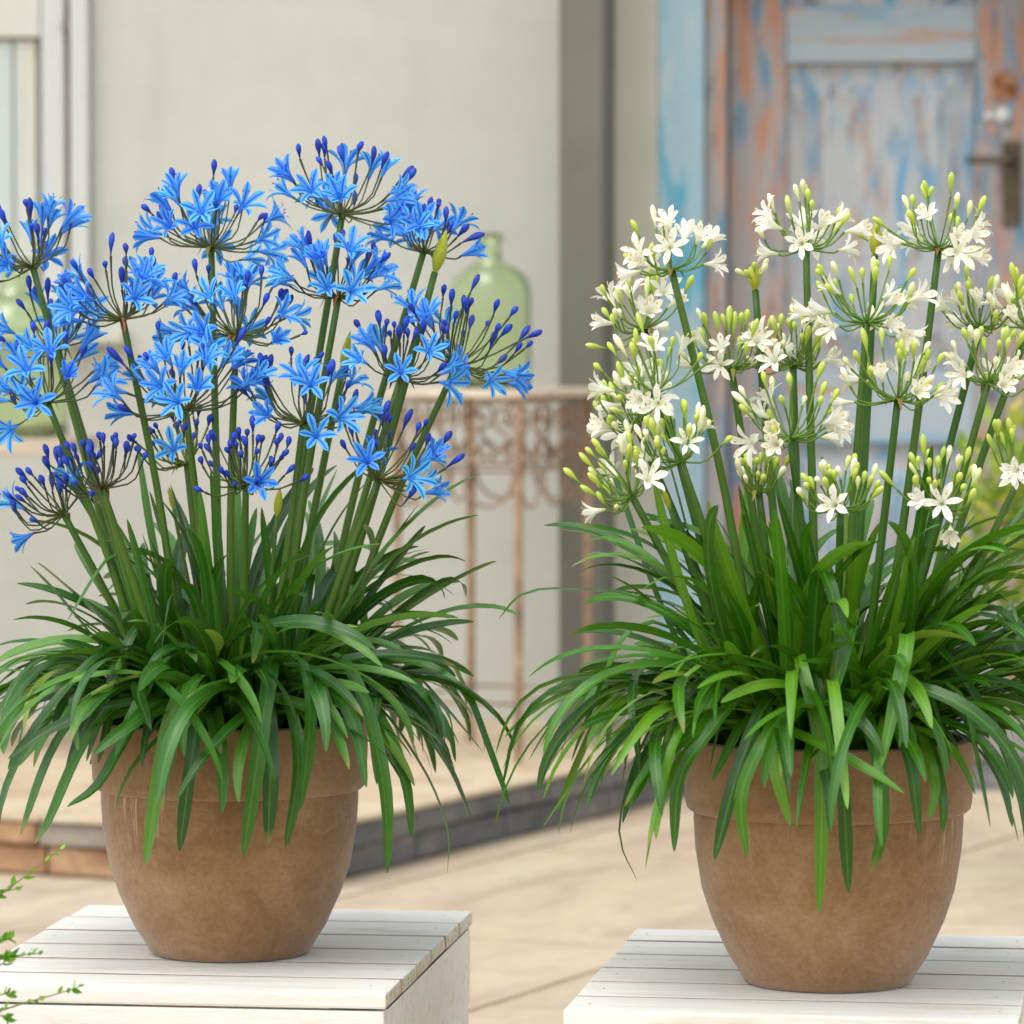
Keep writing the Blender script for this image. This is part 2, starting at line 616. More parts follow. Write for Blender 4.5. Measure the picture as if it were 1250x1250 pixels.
m.color(m.ramp(m.noise(mp.outputs[0], 3, 4), [(0.3, lin((150, 152, 30))), (0.55, lin((170, 176, 52))), (0.75, lin((120, 146, 44)))]))
M['sheath'] = m.m

m = NT('weathered_iron', 0.75, 0.3)
v = m.coord()
m.color(m.ramp(m.noise(v, 9, 6, 0.65), [(0.3, lin((92, 74, 60))), (0.5, lin((150, 122, 98))), (0.72, lin((184, 158, 132)))]))
M['iron'] = m.m
m = NT('weathered_table_top', 0.8, 0.25)
v = m.coord()
m.color(m.ramp(m.noise(v, 8, 6, 0.65), [(0.3, lin((182, 156, 132))), (0.6, lin((208, 196, 176))), (0.8, lin((216, 208, 192)))]))
M['irontop'] = m.m
m = NT('old_limed_wood', 0.85, 0.2)
v = m.coord((1, 10, 10))
m.color(m.ramp(m.noise(v, 5, 6, 0.65), [(0.3, lin((176, 160, 140))), (0.6, lin((200, 186, 166))), (0.8, lin((212, 202, 186)))]))
M['limed'] = m.m

m = NT('green_glass', 0.06, 0.5)
m.p.inputs["Transmission Weight"].default_value = 1.0
m.p.inputs["IOR"].default_value = 1.45
m.color(lin((234, 245, 216)))
M['glass'] = m.m

m = NT('shrub_leaf', 0.5, 0.35)
v = m.n("ShaderNodeNewGeometry").outputs["Random Per Island"]
c = m.ramp(v, [(0.0, lin((104, 146, 46))), (0.5, lin((160, 186, 76))), (0.85, lin((196, 200, 96))), (1.0, lin((206, 160, 90)))])
m.color(c)
translucent(m, c, 0.35)
M['shrub'] = m.m
m = NT('twig_leaf', 0.5, 0.35)
c = m.ramp(m.rnd(), [(0.0, lin((70, 128, 24))), (0.5, lin((102, 158, 40))), (1.0, lin((150, 192, 70)))])
m.color(c)
translucent(m, c, 0.3)
M['twigleaf'] = m.m
m = NT('twig', 0.7, 0.2)
m.color(lin((120, 128, 60)))
M['twig'] = m.m

# ------------------------------------------------------------------ ground: bedding sheet and sandstone slabs
ground = mesh_obj("patio", [(-60, -20, -0.02), (60, -20, -0.02), (60, 100, -0.02), (-60, 100, -0.02)], [(0, 1, 2, 3)], M['bedding'], smooth=False)
tag(ground, "sand coloured patio of large stone slabs", None, kind="structure")
SA = rad(25)                                   # slabs and step run 25 degrees off the line of sight
su = Vector((math.sin(SA), math.cos(SA), 0))   # along the long joints, away from the camera
sv = Vector((-math.cos(SA), math.sin(SA), 0))  # to the left
J0 = on_z(580, 1232, 0)                        # a point on a joint that shows between the benches


def slab_mesh(name, lu, lv, th, mat, rng):
    bm = bmesh.new()
    bmesh.ops.create_cube(bm, size=1)
    for v in bm.verts:
        v.co = Vector((v.co.x * lu, v.co.y * lv, v.co.z * th))
    bmesh.ops.bevel(bm, geom=[e for e in bm.edges], offset=0.004, segments=2, affect='EDGES')
    me = bpy.data.meshes.new(name)
    bm.to_mesh(me)
    bm.free()
    me.materials.append(mat)
    return me


SL_U, SL_V = 1.25, 0.82
sm = slab_mesh("slab", SL_U - 0.0045, SL_V - 0.0045, 0.04, M['slab'], R)
rot = Matrix(((su.x, sv.x, 0, 0), (su.y, sv.y, 0, 0), (0, 0, 1, 0), (0, 0, 0, 1)))
for iv in range(-5, 6):
    off = 0.0 if iv % 2 == 0 else SL_U * 0.45
    for iu in range(-4, 5):
        c = J0 + su * (iu * SL_U + off + 0.12) + sv * ((iv + 0.5) * SL_V)
        if not (-3.2 < c.x < 3.4 and 2.5 < c.y < 11.2):
            continue
        share("slab", sm, ground, Matrix.Translation(Vector((c.x, c.y, -0.0192 + R.uniform(-0.002, 0.002)))) @ rot @ Euler((R.uniform(-.0015, .0015), R.uniform(-.0015, .0015), 0)).to_matrix().to_4x4())

# ------------------------------------------------------------------ house: wall, pilaster, window, door
HR = rad(-5)
HP = at(650, 881, 10.85)
house = empty("house", (HP.x, HP.y, 0), HR)
tag(house, "pale plastered house wall with grey pilaster, window and peeling blue door", "house")
HM = Matrix.Translation(Vector((HP.x, HP.y, 0))) @ Matrix.Rotation(HR, 4, 'Z')
HI = HM.inverted()


def hw(px, py, yl):
    """place in the photograph -> (x, z) on the house plane local y = yl"""
    o = HI @ EYE
    d = HI.to_3x3() @ ray(px, py)
    p = o + d * ((yl - o.y) / d.y)
    return p.x, p.z


XW0, XW1, ZW = -4.5, 4.5, 3.4
wx1 = hw(112, 200, 0)[0]           # right edge of the window opening
wx0 = wx1 - 0.92
wz0 = hw(60, 402, 0)[1]            # sill level
wz1 = wz0 + 1.25
REC = 0.22                         # depth of the door in the wall
jx0 = hw(803, 300, -0.03)[0]
ox0 = hw(858, 300, -0.03)[0]       # the opening inside the frame
dxr = hw(1260, 300, REC)[0]
dxl = dxr - 0.735
ox1 = dxr + 0.004
dz1 = 2.06
holes = [(wx0, wx1, wz0, wz1), (ox0 - 0.004, ox1 + 0.004, -0.3, dz1)]


def wall_mesh():
    xs = sorted({XW0, XW1} | {h[0] for h in holes} | {h[1] for h in holes})
    zs = sorted({-0.3, ZW} | {h[2] for h in holes} | {h[3] for h in holes})
    V, Fc, idx = [], [], {}

    def vid(x, y, z):
        k = (round(x, 5), round(y, 5), round(z, 5))
        if k not in idx:
            idx[k] = len(V)
            V.append(Vector((x, y, z)))
        return idx[k]
    for i in range(len(xs) - 1):
        for j in range(len(zs) - 1):
            xm, zm = (xs[i] + xs[i + 1]) / 2, (zs[j] + zs[j + 1]) / 2
            if any(h[0] < xm < h[1] and h[2] < zm < h[3] for h in holes):
                continue
            Fc.append((vid(xs[i], 0, zs[j]), vid(xs[i + 1], 0, zs[j]), vid(xs[i + 1], 0, zs[j + 1]), vid(xs[i], 0, zs[j + 1])))
    T = 0.36
    for h in holes:
        a, b, z0, z1 = h
        for (x0, zz0, x1, zz1) in ((a, z0, a, z1), (b, z1, b, z0), (a, z1, b, z1), (b, z0, a, z0)):
            Fc.append((vid(x0, 0, zz0), vid(x1, 0, zz1), vid(x1, T, zz1), vid(x0, T, zz0)))
    Fc.append((vid(XW0, T, -0.3), vid(XW0, T, ZW), vid(XW1, T, ZW), vid(XW1, T, -0.3)))
    Fc.append((vid(XW0, 0, ZW), vid(XW1, 0, ZW), vid(XW1, T, ZW), vid(XW0, T, ZW)))
    return V, Fc


V, Fc = wall_mesh()
mesh_obj("wall", V, Fc, M['plaster'], house, smooth=False)
pxa = hw(682, 400, -0.42)[0]
pxb = hw(736, 400, -0.42)[0]
bevel_box("added_wall_strip", (pxb + 0.001, -0.06, -0.02), (hw(802, 400, -0.06)[0], 0.003, ZW - 0.01), M['plaster_warm'], house, bev=0.006)  # strip of the wall, added proud of it to catch more light
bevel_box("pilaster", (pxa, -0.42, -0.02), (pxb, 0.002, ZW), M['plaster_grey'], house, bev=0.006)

# window with closed, faded shutters
win = empty("window", (0, 0, 0))
win.parent = house
fx = hw(84, 200, -0.03)[0]
bevel_box("frame", (fx + 0.004, -0.035, wz0 + 0.004), (wx1 - 0.002, 0.05, wz1), M['shutter_frame'], win, 0.004)
bevel_box("frame", (wx0 + 0.002, -0.035, wz0 + 0.004), (wx0 + 0.05, 0.05, wz1), M['shutter_frame'], win, 0.004)
s1, s2 = hw(52, 200, 0)[0], hw(80, 200, 0)[0]
bevel_box("stile", (s1, -0.012, wz0 + 0.006), (s2, 0.035, wz1), M['shutter_frame'], win, 0.004)
zr = hw(20, 46, 0)[1]
cxl = wx0 + 0.056
bevel_box("rail", (cxl, -0.012, zr), (s1 - 0.003, 0.035, zr + 0.11), M['shutter'], win, 0.004)
bevel_box("rail", (cxl, -0.012, wz0 + 0.008), (s1 - 0.003, 0.035, wz0 + 0.09), M['shutter'], win, 0.004)
b0 = s1 - 0.003
edges = [hw(16, 200, 0)[0], hw(45, 200, 0)[0]]
bw = 0.058
k = 0
xr = edges[1] - 0.002
bevel_box("board", (edges[1] + 0.005, 0.004, wz0 + 0.092), (b0 - 0.004, 0.03, zr - 0.006), M['shutter'], win, 0.003)
while xr - bw > cxl:
    bevel_box("board", (xr - bw + 0.005, 0.004, wz0 + 0.092), (xr, 0.03, zr - 0.006), M['shutter'], win, 0.003)
    bevel_box("board", (xr - bw + 0.005, 0.004, zr + 0.114), (xr, 0.03, wz1), M['shutter'], win, 0.003)
    xr -= bw
bevel_box("backing", (wx0 + 0.01, 0.032, wz0 + 0.004), (wx1 - 0.01, 0.06, wz1 - 0.002), M['groove'], win, 0.0)
hg = bevel_box("hinge", (s2 + 0.001, -0.03, hw(80, 40, 0)[1]), (fx + 0.002, 0.0, hw(80, 26, 0)[1]), M['brass'], win, 0.002)
bevel_box("sill", (wx0 - 0.06, -0.075, wz0 - 0.035), (hw(150, 400, -0.07)[0], 0.03, wz0), M['plaster_warm'], win, 0.006)

# door frame
frm = empty("door_frame", (0, 0, 0))
frm.parent = house
bevel_box("jamb", (jx0, -0.03, 0.0), (ox0, REC + 0.02, dz1 + 0.1), M['jamb'], frm, 0.006)
bevel_box("jamb", (ox1, -0.03, 0.0), (ox1 + 0.11, REC + 0.02, dz1 + 0.1), M['jamb'], frm, 0.006)
bevel_box("lintel", (ox0 + 0.002, -0.028, dz1), (ox1 - 0.002, REC + 0.02, dz1 + 0.098), M['jamb'], frm, 0.006)
bevel_box("threshold", (jx0 - 0.02, -0.42, -0.01), (ox1 + 0.15, -0.034, 0.03), M['step_shadegrey'], frm, 0.006)
stop_x = hw(888, 300, REC - 0.02)[0]
bevel_box("door_stop", (ox0 + 0.002, 0.06, 0.004), (max(stop_x, ox0 + 0.02), REC + 0.01, dz1 - 0.002), M['door_stile'], frm, 0.004)

# door leaf
door = empty("door", (0, 0, 0))
door.parent = house
px0 = hw(959, 300, REC)[0]
px1 = hw(1190, 300, REC)[0]
zt0, zt1 = hw(1070, 76, REC)[1], hw(1070, 6, REC)[1]
zm0, zm1 = hw(1070, 541, REC)[1], hw(1070, 452, REC)[1]
dzb = 0.012
bevel_box("stile", (stop_x + 0.004, REC, dzb), (px0, REC + 0.045, dz1 - 0.004), M['door_stile'], door, 0.004)
bevel_box("stile", (px1, REC, dzb), (dxr, REC + 0.045, dz1 - 0.004), M['door_stile'], door, 0.004)
for z0, z1 in ((dzb, dzb + 0.2), (zm0, zm1), (zt0, zt1), (dz1 - 0.13, dz1 - 0.004)):
    bevel_box("rail", (px0 + 0.001, REC + 0.001, z0), (px1 - 0.001, REC + 0.044, z1), M['door_h'], door, 0.004)


def raised_panel(x0, x1, z0, z1, y):
    ring = [(0.0, y + 0.034), (0.010, y + 0.034), (0.030, y + 0.032), (0.082, y + 0.010), (0.086, y + 0.004), (0.096, y + 0.004)]
    V, Fc = [], []
    for ins, yy in ring:
        V += [Vector((x0 + ins, yy, z0 + ins)), Vector((x1 - ins, yy, z0 + ins)), Vector((x1 - ins, yy, z1 - ins)), Vector((x0 + ins, yy, z1 - ins))]
    for i in range(len(ring) - 1):
        for k in range(4):
            a, b = i * 4 + k, i * 4 + (k + 1) % 4
            Fc.append((a, b, b + 4, a + 4))
    e = (len(ring) - 1) * 4
    Fc.append((e, e + 1, e + 2, e + 3))
    n = len(V)
    V += [Vector((x0, y + 0.04, z0)), Vector((x1, y + 0.04, z0)), Vector((x1, y + 0.04, z1)), Vector((x0, y + 0.04, z1))]
    for k in range(4):
        Fc.append((k, n + k, n + (k + 1) % 4, (k + 1) % 4))
    Fc.append((n + 3, n + 2, n + 1, n))
    mesh_obj("panel", V, Fc, M['door_v'], door, smooth=False)


for z0, z1 in ((dzb + 0.2, zm0), (zm1, zt0), (zt1, dz1 - 0.13)):
    raised_panel(px0 + 0.002, px1 - 0.002, z0 + 0.001, z1 - 0.001, REC)

hx, hz = hw(1235, 196, REC)
_, hz0 = hw(1235, 276, REC)
_, hz1 = hw(1235, 172, REC)
hnd = bevel_box("handle_plate", (hx - 0.022, REC - 0.008, hz0), (hx + 0.022, REC - 0.0005, hz1), M['brass'], door, 0.004, 3)
vv, ff = [], []
lx = hw(1180, 196, REC - 0.05)[0]
tube(vv, ff, catmull([Vector((hx, REC - 0.008, hz)), Vector((hx, REC - 0.045, hz)), Vector((hx - 0.012, REC - 0.055, hz)), Vector((lx, REC - 0.055, hz))], 12), [0.0085] * 4 + [0.0095] * 9, 10)
mesh_obj("lever", vv, ff, M['brass'], door)
# keyhole cover, rusted, with a white enamel flap under it
vv, ff = [], []
kx, kz = hw(1226, 105, REC)
n = 20
for yy in (REC - 0.006, REC - 0.0005):
    for k in range(n):
        a = 2 * math.pi * k / n
        ca, sa = math.cos(a), math.sin(a)
        vv.append(Vector((kx + 0.030 * math.copysign(abs(ca) ** 0.45, ca), yy, kz + 0.034 * math.copysign(abs(sa) ** (0.9 if sa > 0 else 0.4), sa))))
ff.append(tuple(range(n)))
for k in range(n):
    ff.append((k, n + k, n + (k + 1) % n, (k + 1) % n))
mesh_obj("lock_cover", vv, ff, M['rust'], door, smooth=False)
for (kpx, kpy, rr) in ((1224, 141, 0.020), (1207, 142, 0.012)):
    ex, ez = hw(kpx, kpy, REC)
    vv, ff = [], []
    for yy, sc in ((REC - 0.010, 0.8), (REC - 0.006, 1.0), (REC - 0.0005, 1.0)):
        for k in range(16):
            a = 2 * math.pi * k / 16
            vv.append(Vector((ex + rr * sc * math.cos(a), yy, ez + rr * sc * 0.9 * math.sin(a))))
    ff.append(tuple(range(16)))
    for i in range(2):
        for k in range(16):
            ff.append((i * 16 + k, (i + 1) * 16 + k, (i + 1) * 16 + (k + 1) % 16, i * 16 + (k + 1) % 16))
    mesh_obj("key_flap", vv, ff, M['enamel'], door)

# ------------------------------------------------------------------ stone step in front of the house
PH = 0.118
C0 = on_z(365, 1090, 0)
step = empty("stone_step", (C0.x, C0.y, 0), math.atan2(su.y, su.x))   # local x runs back along su, local y runs left along sv
tag(step, "low two-course stone step with cream paved top against the house wall", "step")
h1 = 0.060
PU, PV = 2.62, 3.6
rs = random.Random(3)


def course(z0, z1, seed, inset):
    rr = random.Random(seed)
    # right side, seen receding: same stone, shading and dirt put into the colour
    x = 0.0
    first = True
    while x < PU - 0.05:
        L = rr.uniform(0.42, 0.62)
        L = min(L, PU - x)
        bevel_box("stone", (x + 0.003, inset + rr.uniform(0, .006), z0), (x + L - 0.003, 0.26, z1), M['step_shadegrey'], step, 0.008, 2, 0.002, rr)
        x += L
    # front, running to the left
    y = 0.262
    i = 0
    while y < PV:
        L = rr.uniform(0.24, 0.46)
        mt = M['step_grey'] if rr.random() < 0.3 else M['step_warm']
        bevel_box("stone", (inset + rr.uniform(0, .006), y + 0.003, z0), (0.26, y + L - 0.003, z1), mt, step, 0.008, 2, 0.002, rr)
        y += L
        i += 1


course(0.002, h1 - 0.002, 5, 0.014)
course(h1 + 0.002, PH - 0.012, 9, 0.0)
bevel_box("core", (0.2, 0.2, 0.004), (PU, PV, PH - 0.014), M['step_grey'], step, 0.0)
x = -0.006
while x < PU:
    y = -0.006
    LX = 0.6
    while y < PV:
        LY = rs.uniform(0.5, 0.8)
        bevel_box("paving_stone", (x + 0.003, y + 0.003, PH - 0.010), (min(x + LX, PU) - 0.003, min(y + LY, PV) - 0.003, PH + rs.uniform(0, 0.002)), M['step_top'], step, 0.004, 2)
        y += LY
    x += LX

# ------------------------------------------------------------------ iron console table and green bottles
TZ = PH + 0.815
TF = at(633, 920, 9.8)
tu = Vector((0.158, 0.42, 0)).normalized()      # long side, going back
tv = Vector((-tu.y, tu.x, 0))
TL, TW = 0.449, 0.285
table = empty("iron_table", (TF.x, TF.y, PH), math.atan2(tu.y, tu.x))
tag(table, "small rectangular iron table with scrollwork apron on the step", "table")
TH = TZ - PH
bevel_box("table_top", (-0.02, -0.02, TH - 0.018), (TL + 0.02, TW + 0.02, TH), M['irontop'], table, 0.005)
for (x, y) in ((0, 0), (TL, 0), (0, TW), (TL, TW)):
    bevel_box("leg", (x - 0.008, y - 0.008, 0.0), (x + 0.008, y + 0.008, TH - 0.019), M['iron'], table, 0.002)


def scroll(p0, p1, name, depth_off):
    """a run of wrought scrolls between two legs"""
    d = (p1 - p0)
    L = d.length
    d.normalize()
    z1 = TH - 0.022
    # rails of the apron
    for zc, th in ((z1 - 0.004, 0.004), (z1 - 0.155, 0.0035)):
        vv, ff = [], []
        tube(vv, ff, [p0 + Vector((0, 0, zc)), p1 + Vector((0, 0, zc))], th, 6)
        mesh_obj("apron_rail", vv, ff, M['iron'], table)
    nrep = max(2, round(L / 0.17))
    for i in range(nrep):
        cx = (i + 0.5) / nrep * L
        w = L / nrep * 0.5
        for sgn in (-1, 1):
            pts = []
            for k in range(26):       # an S: spiral at the top, spiral at the foot
                t = k / 25
                if t < 0.42:
                    a = t / 0.42 * 2.6 * math.pi
                    r = 0.007 + 0.024 * (t / 0.42)
                    pts.append((sgn * (w * 0.55 - r * math.cos(a)), -0.040 - r * math.sin(a) * 1.1))
                elif t < 0.62:
                    q = (t - 0.42) / 0.2
                    x0 = sgn * (w * 0.55 - 0.031 * math.cos(2.6 * math.pi))
                    y0 = -0.040 - 0.031 * math.sin(2.6 * math.pi) * 1.1
                    x1 = sgn * (w * 0.45 - 0.026)
                    y1 = -0.118
                    pts.append((x0 + (x1 - x0) * q + sgn * 0.012 * math.sin(q * math.pi), y0 + (y1 - y0) * q))
                else:
                    q = (t - 0.62) / 0.38
                    a = q * 2.2 * math.pi
                    r = 0.026 - 0.019 * q
                    pts.append((sgn * (w * 0.45 - r * math.cos(a)), -0.118 - r * math.sin(a)))
            P = [p0 + d * (cx + x) + Vector((0, 0, z1 + z)) for x, z in pts]
            vv, ff = [], []
            tube(vv, ff, P, 0.0035, 5)
            mesh_obj("scroll", vv, ff, M['iron'], table)
    # hanging loops below the lower rail
    for i in range(nrep):
        cx = (i + 0.5) / nrep * L
        rr_ = L / nrep * 0.42
        P = [p0 + d * (cx + rr_ * math.cos(a)) + Vector((0, 0, z1 - 0.158 + rr_ * 1.25 * math.sin(a))) for a in [math.pi + math.pi * k / 14 for k in range(15)]]
        vv, ff = [], []
        tube(vv, ff, P, 0.0035, 5)
        mesh_obj("loop", vv, ff, M['iron'], table)


for a, b in (((0, 0), (TL, 0)), ((0, 0), (0, TW)), ((0, TW), (TL, TW)), ((TL, 0), (TL, TW))):
    scroll(Vector((a[0], a[1], 0)), Vector((b[0], b[1], 0)), "apron", 0)
for a, b in (((0, 0), (TL, 0)), ((0, 0), (0, TW)), ((TL, 0), (TL, TW)), ((0, TW), (TL, TW))):
    vv, ff = [], []
    tube(vv, ff, [Vector((a[0], a[1], 0.13)), Vector((b[0], b[1], 0.13))], 0.004, 6)
    mesh_obj("stretcher", vv, ff, M['iron'], table)


def bottle(name, loc, w, h, label, neck=0.16):
    r = w / 2
    prof = [(0.0, 0.0), (r * 0.86, 0.0), (r * 0.97, 0.006), (r, 0.02), (r, h * 0.60), (r * 0.97, h * 0.66), (r * 0.86, h * 0.725), (r * 0.62, h * 0.775), (r * neck * 2.1, h * 0.81),
            (r * neck * 1.9, h * 0.86), (r * neck * 1.85, h * 0.95), (r * neck * 2.3, h * 0.96), (r * neck * 2.3, h), (r * neck * 1.5, h), (r * neck * 1.45, h * 0.83),
            (r * 0.58, h * 0.765), (r * 0.82, h * 0.715), (r * 0.93, h * 0.65), (r * 0.955, h * 0.6), (r * 0.955, 0.03), (r * 0.9, 0.016), (0.0, 0.014)]
    # slightly squared section, blown glass
    seg = 48
    V, Fc = [], []
    for rr_, z in prof:
        for k in range(seg):
            a = 2 * math.pi * k / seg
            q = 1 + 0.05 * math.cos(4 * a) * (1 if rr_ > r * 0.5 else 0)
            V.append(Vector((max(rr_, 1e-4) * q * math.cos(a), max(rr_, 1e-4) * q * math.sin(a), z)))
    for i in range(len(prof) - 1):
        for k in range(seg):
            a, b = i * seg + k, i * seg + (k + 1) % seg
            Fc.append((a, b, b + seg, a + seg))
    o = mesh_obj(name, V, Fc, M['glass'])
    o.location = loc
    tag(o, label, "bottle")
    return o


BC = at(598, 470, TF.y + 0.25)
bottle("glass_bottle", (BC.x, BC.y, TZ + 0.0005), 0.176, 0.345, "big green glass bottle with narrow neck on the iron table")

# limed wooden table at the left with a second bottle
LZ = ZC - (534 - HORIZON) / F * 10.1
ltx = at(100, 540, 10.1).x
lt = empty("wooden_table", (ltx, 10.1, PH), rad(-5))
tag(lt, "pale limed wooden table by the wall behind the blue flowers", "table")
lh = LZ - PH
bevel_box("table_top", (-0.9, -0.22, lh - 0.035), (0.0, 0.22, lh), M['limed'], lt, 0.005)
bevel_box("apron", (-0.86, -0.19, lh - 0.115), (-0.245, -0.165, lh - 0.036), M['limed'], lt, 0.003)
bevel_box("apron", (-0.275, -0.164, lh - 0.115), (-0.25, 0.18, lh - 0.036), M['limed'], lt, 0.003)
for x in (-0.86, -0.30):
    for y in (-0.164, 0.13):
        bevel_box("leg", (x + 0.002, y + 0.002, 0), (x + 0.048, y + 0.048, lh - 0.036), M['limed'], lt, 0.003)
BL = at(20, 530, 10.1)
bottle("glass_bottle", (BL.x, 10.08, LZ + 0.0005), 0.23, 0.40, "green glass bottle on the wooden table, mostly behind blue flowers at left edge")

# ------------------------------------------------------------------ slatted benches
BH = 0.40


def bench(fr, ang, width, depth, label, group):
    """fr: front right top corner (world xy). local x to the right, y back"""
    o = empty("slatted_bench", (fr.x, fr.y, 0), ang)
    tag(o, label, "bench", group)
    n = 6
    sw = depth / n
    rr = random.Random(int(abs(fr.x) * 1000))
    T = 0.016
    for i in range(n):
        y0 = i * sw
        s = bevel_box("slat", (-width + rr.uniform(-.0015, .0015), y0 + 0.0040, BH - T), (rr.uniform(-.0015, .0015) + 0.002, y0 + sw - 0.0042, BH + rr.uniform(-.0002, .0002)), M['whitewood'], o, 0.0026, 2, 0.00025, rr)
        me = s.data
        me.materials.append(M['endgrain'])
        me.materials.append(M['gapshade'])
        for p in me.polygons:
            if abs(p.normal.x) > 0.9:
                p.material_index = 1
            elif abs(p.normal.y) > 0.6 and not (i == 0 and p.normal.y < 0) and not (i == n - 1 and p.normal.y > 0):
                p.material_index = 2       # edges coloured brown so the gaps between slats look shaded
    for i in range(n):
        for xe in (-0.022, -width + 0.022):
            for yy in (0.5,):
                vv, ff = [], []
                cx_, cy_ = xe + rr.uniform(-.004, .004), (i + yy) * sw + rr.uniform(-.004, .004)
                for k in range(8):
                    a = 2 * math.pi * k / 8
                    vv.append(Vector((cx_ + 0.0015 * math.cos(a), cy_ + 0.0015 * math.sin(a), BH + 0.0006)))
                vv.append(Vector((cx_, cy_, BH + 0.0009)))
                ff = [(k, (k + 1) % 8, 8) for k in range(8)]
                mesh_obj("nail", vv, ff, M['brass'], o)
    A = 0.088
    zt = BH - T - 0.0025
    bevel_box("apron", (-width + 0.002, 0.004, zt - A), (-0.001, 0.022, zt), M['whitewood'], o, 0.002)
    bevel_box("apron", (-width + 0.002, depth - 0.022, zt - A), (-0.001, depth - 0.003, zt), M['whitewood'], o, 0.002)
    for x0, x1 in ((-0.020, 0.0), (-width + 0.001, -width + 0.021)):
        # side board with an arched foot cut
        V, Fc = [], []
        y0, y1 = 0.023, depth - 0.023
        prof = [(y0, zt - A - 0.05), (y0 + 0.06, zt - A - 0.05)]
        for k in range(13):
            a = math.pi * k / 12
            prof.append((y0 + 0.06 + (y1 - y0 - 0.12) * (0.5 - 0.5 * math.cos(a)), zt - A - 0.05 + 0.035 * math.sin(a)))
        prof += [(y1 - 0.06, zt - A - 0.05), (y1, zt - A - 0.05)]
        m_ = len(prof)
        for x in (x0, x1):
            for (y, z) in prof:
                V.append(Vector((x, y, z)))
            for (y, z) in prof:
                V.append(Vector((x, y, zt)))
        for side in (0, 1):
            b = side * 2 * m_
            for k in range(m_ - 1):
                q = (b + k, b + k + 1, b + m_ + k + 1, b + m_ + k)
                Fc.append(q if side == 1 else tuple(reversed(q)))
        for k in range(m_ - 1):
            Fc.append((k, k + 1, 2 * m_ + k + 1, 2 * m_ + k))
        Fc.append((0, m_, 3 * m_, 2 * m_))
        Fc.append((m_ - 1, 3 * m_ - 1, 4 * m_ - 1, 2 * m_ - 1))
        mesh_obj("side_board", V, Fc, M['whitewood'], o, smooth=False)
    for x0 in (-0.062, -width + 0.024):
        for y0 in (0.024, depth - 0.064):
            bevel_box("leg", (x0, y0, 0.0), (x0 + 0.040, y0 + 0.040, zt - 0.001), M['whitewood'], o, 0.003)
    return o


ba = rad(-7.2)
fr = on_z(469, 1214, BH)
bkr = on_z(583, 1118, BH)
dep = (bkr - fr).length
bench(fr, ba, 0.455, 0.66, "white slatted bench under the pot of blue flowers", "white slatted benches")
fl = on_z(685, 1234, BH)
wid2 = 0.45
ba2 = rad(-8.5)
fr2 = fl + Vector((math.cos(ba2), math.sin(ba2), 0)) * wid2
bench(fr2, ba2, wid2, 0.62, "white slatted bench under the pot of white flowers", "white slatted benches")

# ------------------------------------------------------------------ pots
POT = [(0.0, 0.0), (0.082, 0.0), (0.0875, 0.003), (0.0905, 0.009), (0.1040, 0.030), (0.1205, 0.066), (0.1310, 0.098), (0.1378, 0.140), (0.1396, 0.170), (0.1392, 0.1785),
       (0.1430, 0.1790), (0.1468, 0.1825), (0.1485, 0.191), (0.1497, 0.220), (0.1502, 0.248), (0.1494, 0.253), (0.1455, 0.2548), (0.1385, 0.2535), (0.1365, 0.248), (0.1345, 0.20), (0.130, 0.15), (0.0, 0.15)]
SOIL = 0.230


def pot(px, bottom_py, depth, label):
    p = at(px, bottom_py, depth)
    o = empty("terracotta_pot", (p.x, p.y, BH + 0.0008), R.uniform(0, 6))
    tag(o, label, "pot")
    b = lathe("pot_body", POT, M['terracotta'], o, 96, close=False)
    smooth_by_angle(b, 55)
    V, Fc = [Vector((0, 0, SOIL + 0.006))], []
    rings, seg = 7, 40
    for i in range(1, rings + 1):
        r = 0.1357 * i / rings
        for k in range(seg):
            a = 2 * math.pi * k / seg
            V.append(Vector((r * math.cos(a), r * math.sin(a), SOIL + (R.uniform(-.005, .007) if i < rings else -0.002))))
    for k in range(seg):
        Fc.append((0, 1 + k, 1 + (k + 1) % seg))
    for i in range(rings - 1):
        for k in range(seg):
            a, b2 = 1 + i * seg + k, 1 + i * seg + (k + 1) % seg
            Fc.append((a, a + seg, b2 + seg, b2))
    mesh_obj("soil", V, Fc, M['soil'], o)
    return Vector((p.x, p.y, BH))


D_L, D_R = 4.87, 4.65
PL = pot(281, 1161, D_L, "terracotta pot holding the blue flowers on the left bench")
PR = pot(1010.5, 1194, D_R, "terracotta pot holding the white flowers, with pale salt runs")

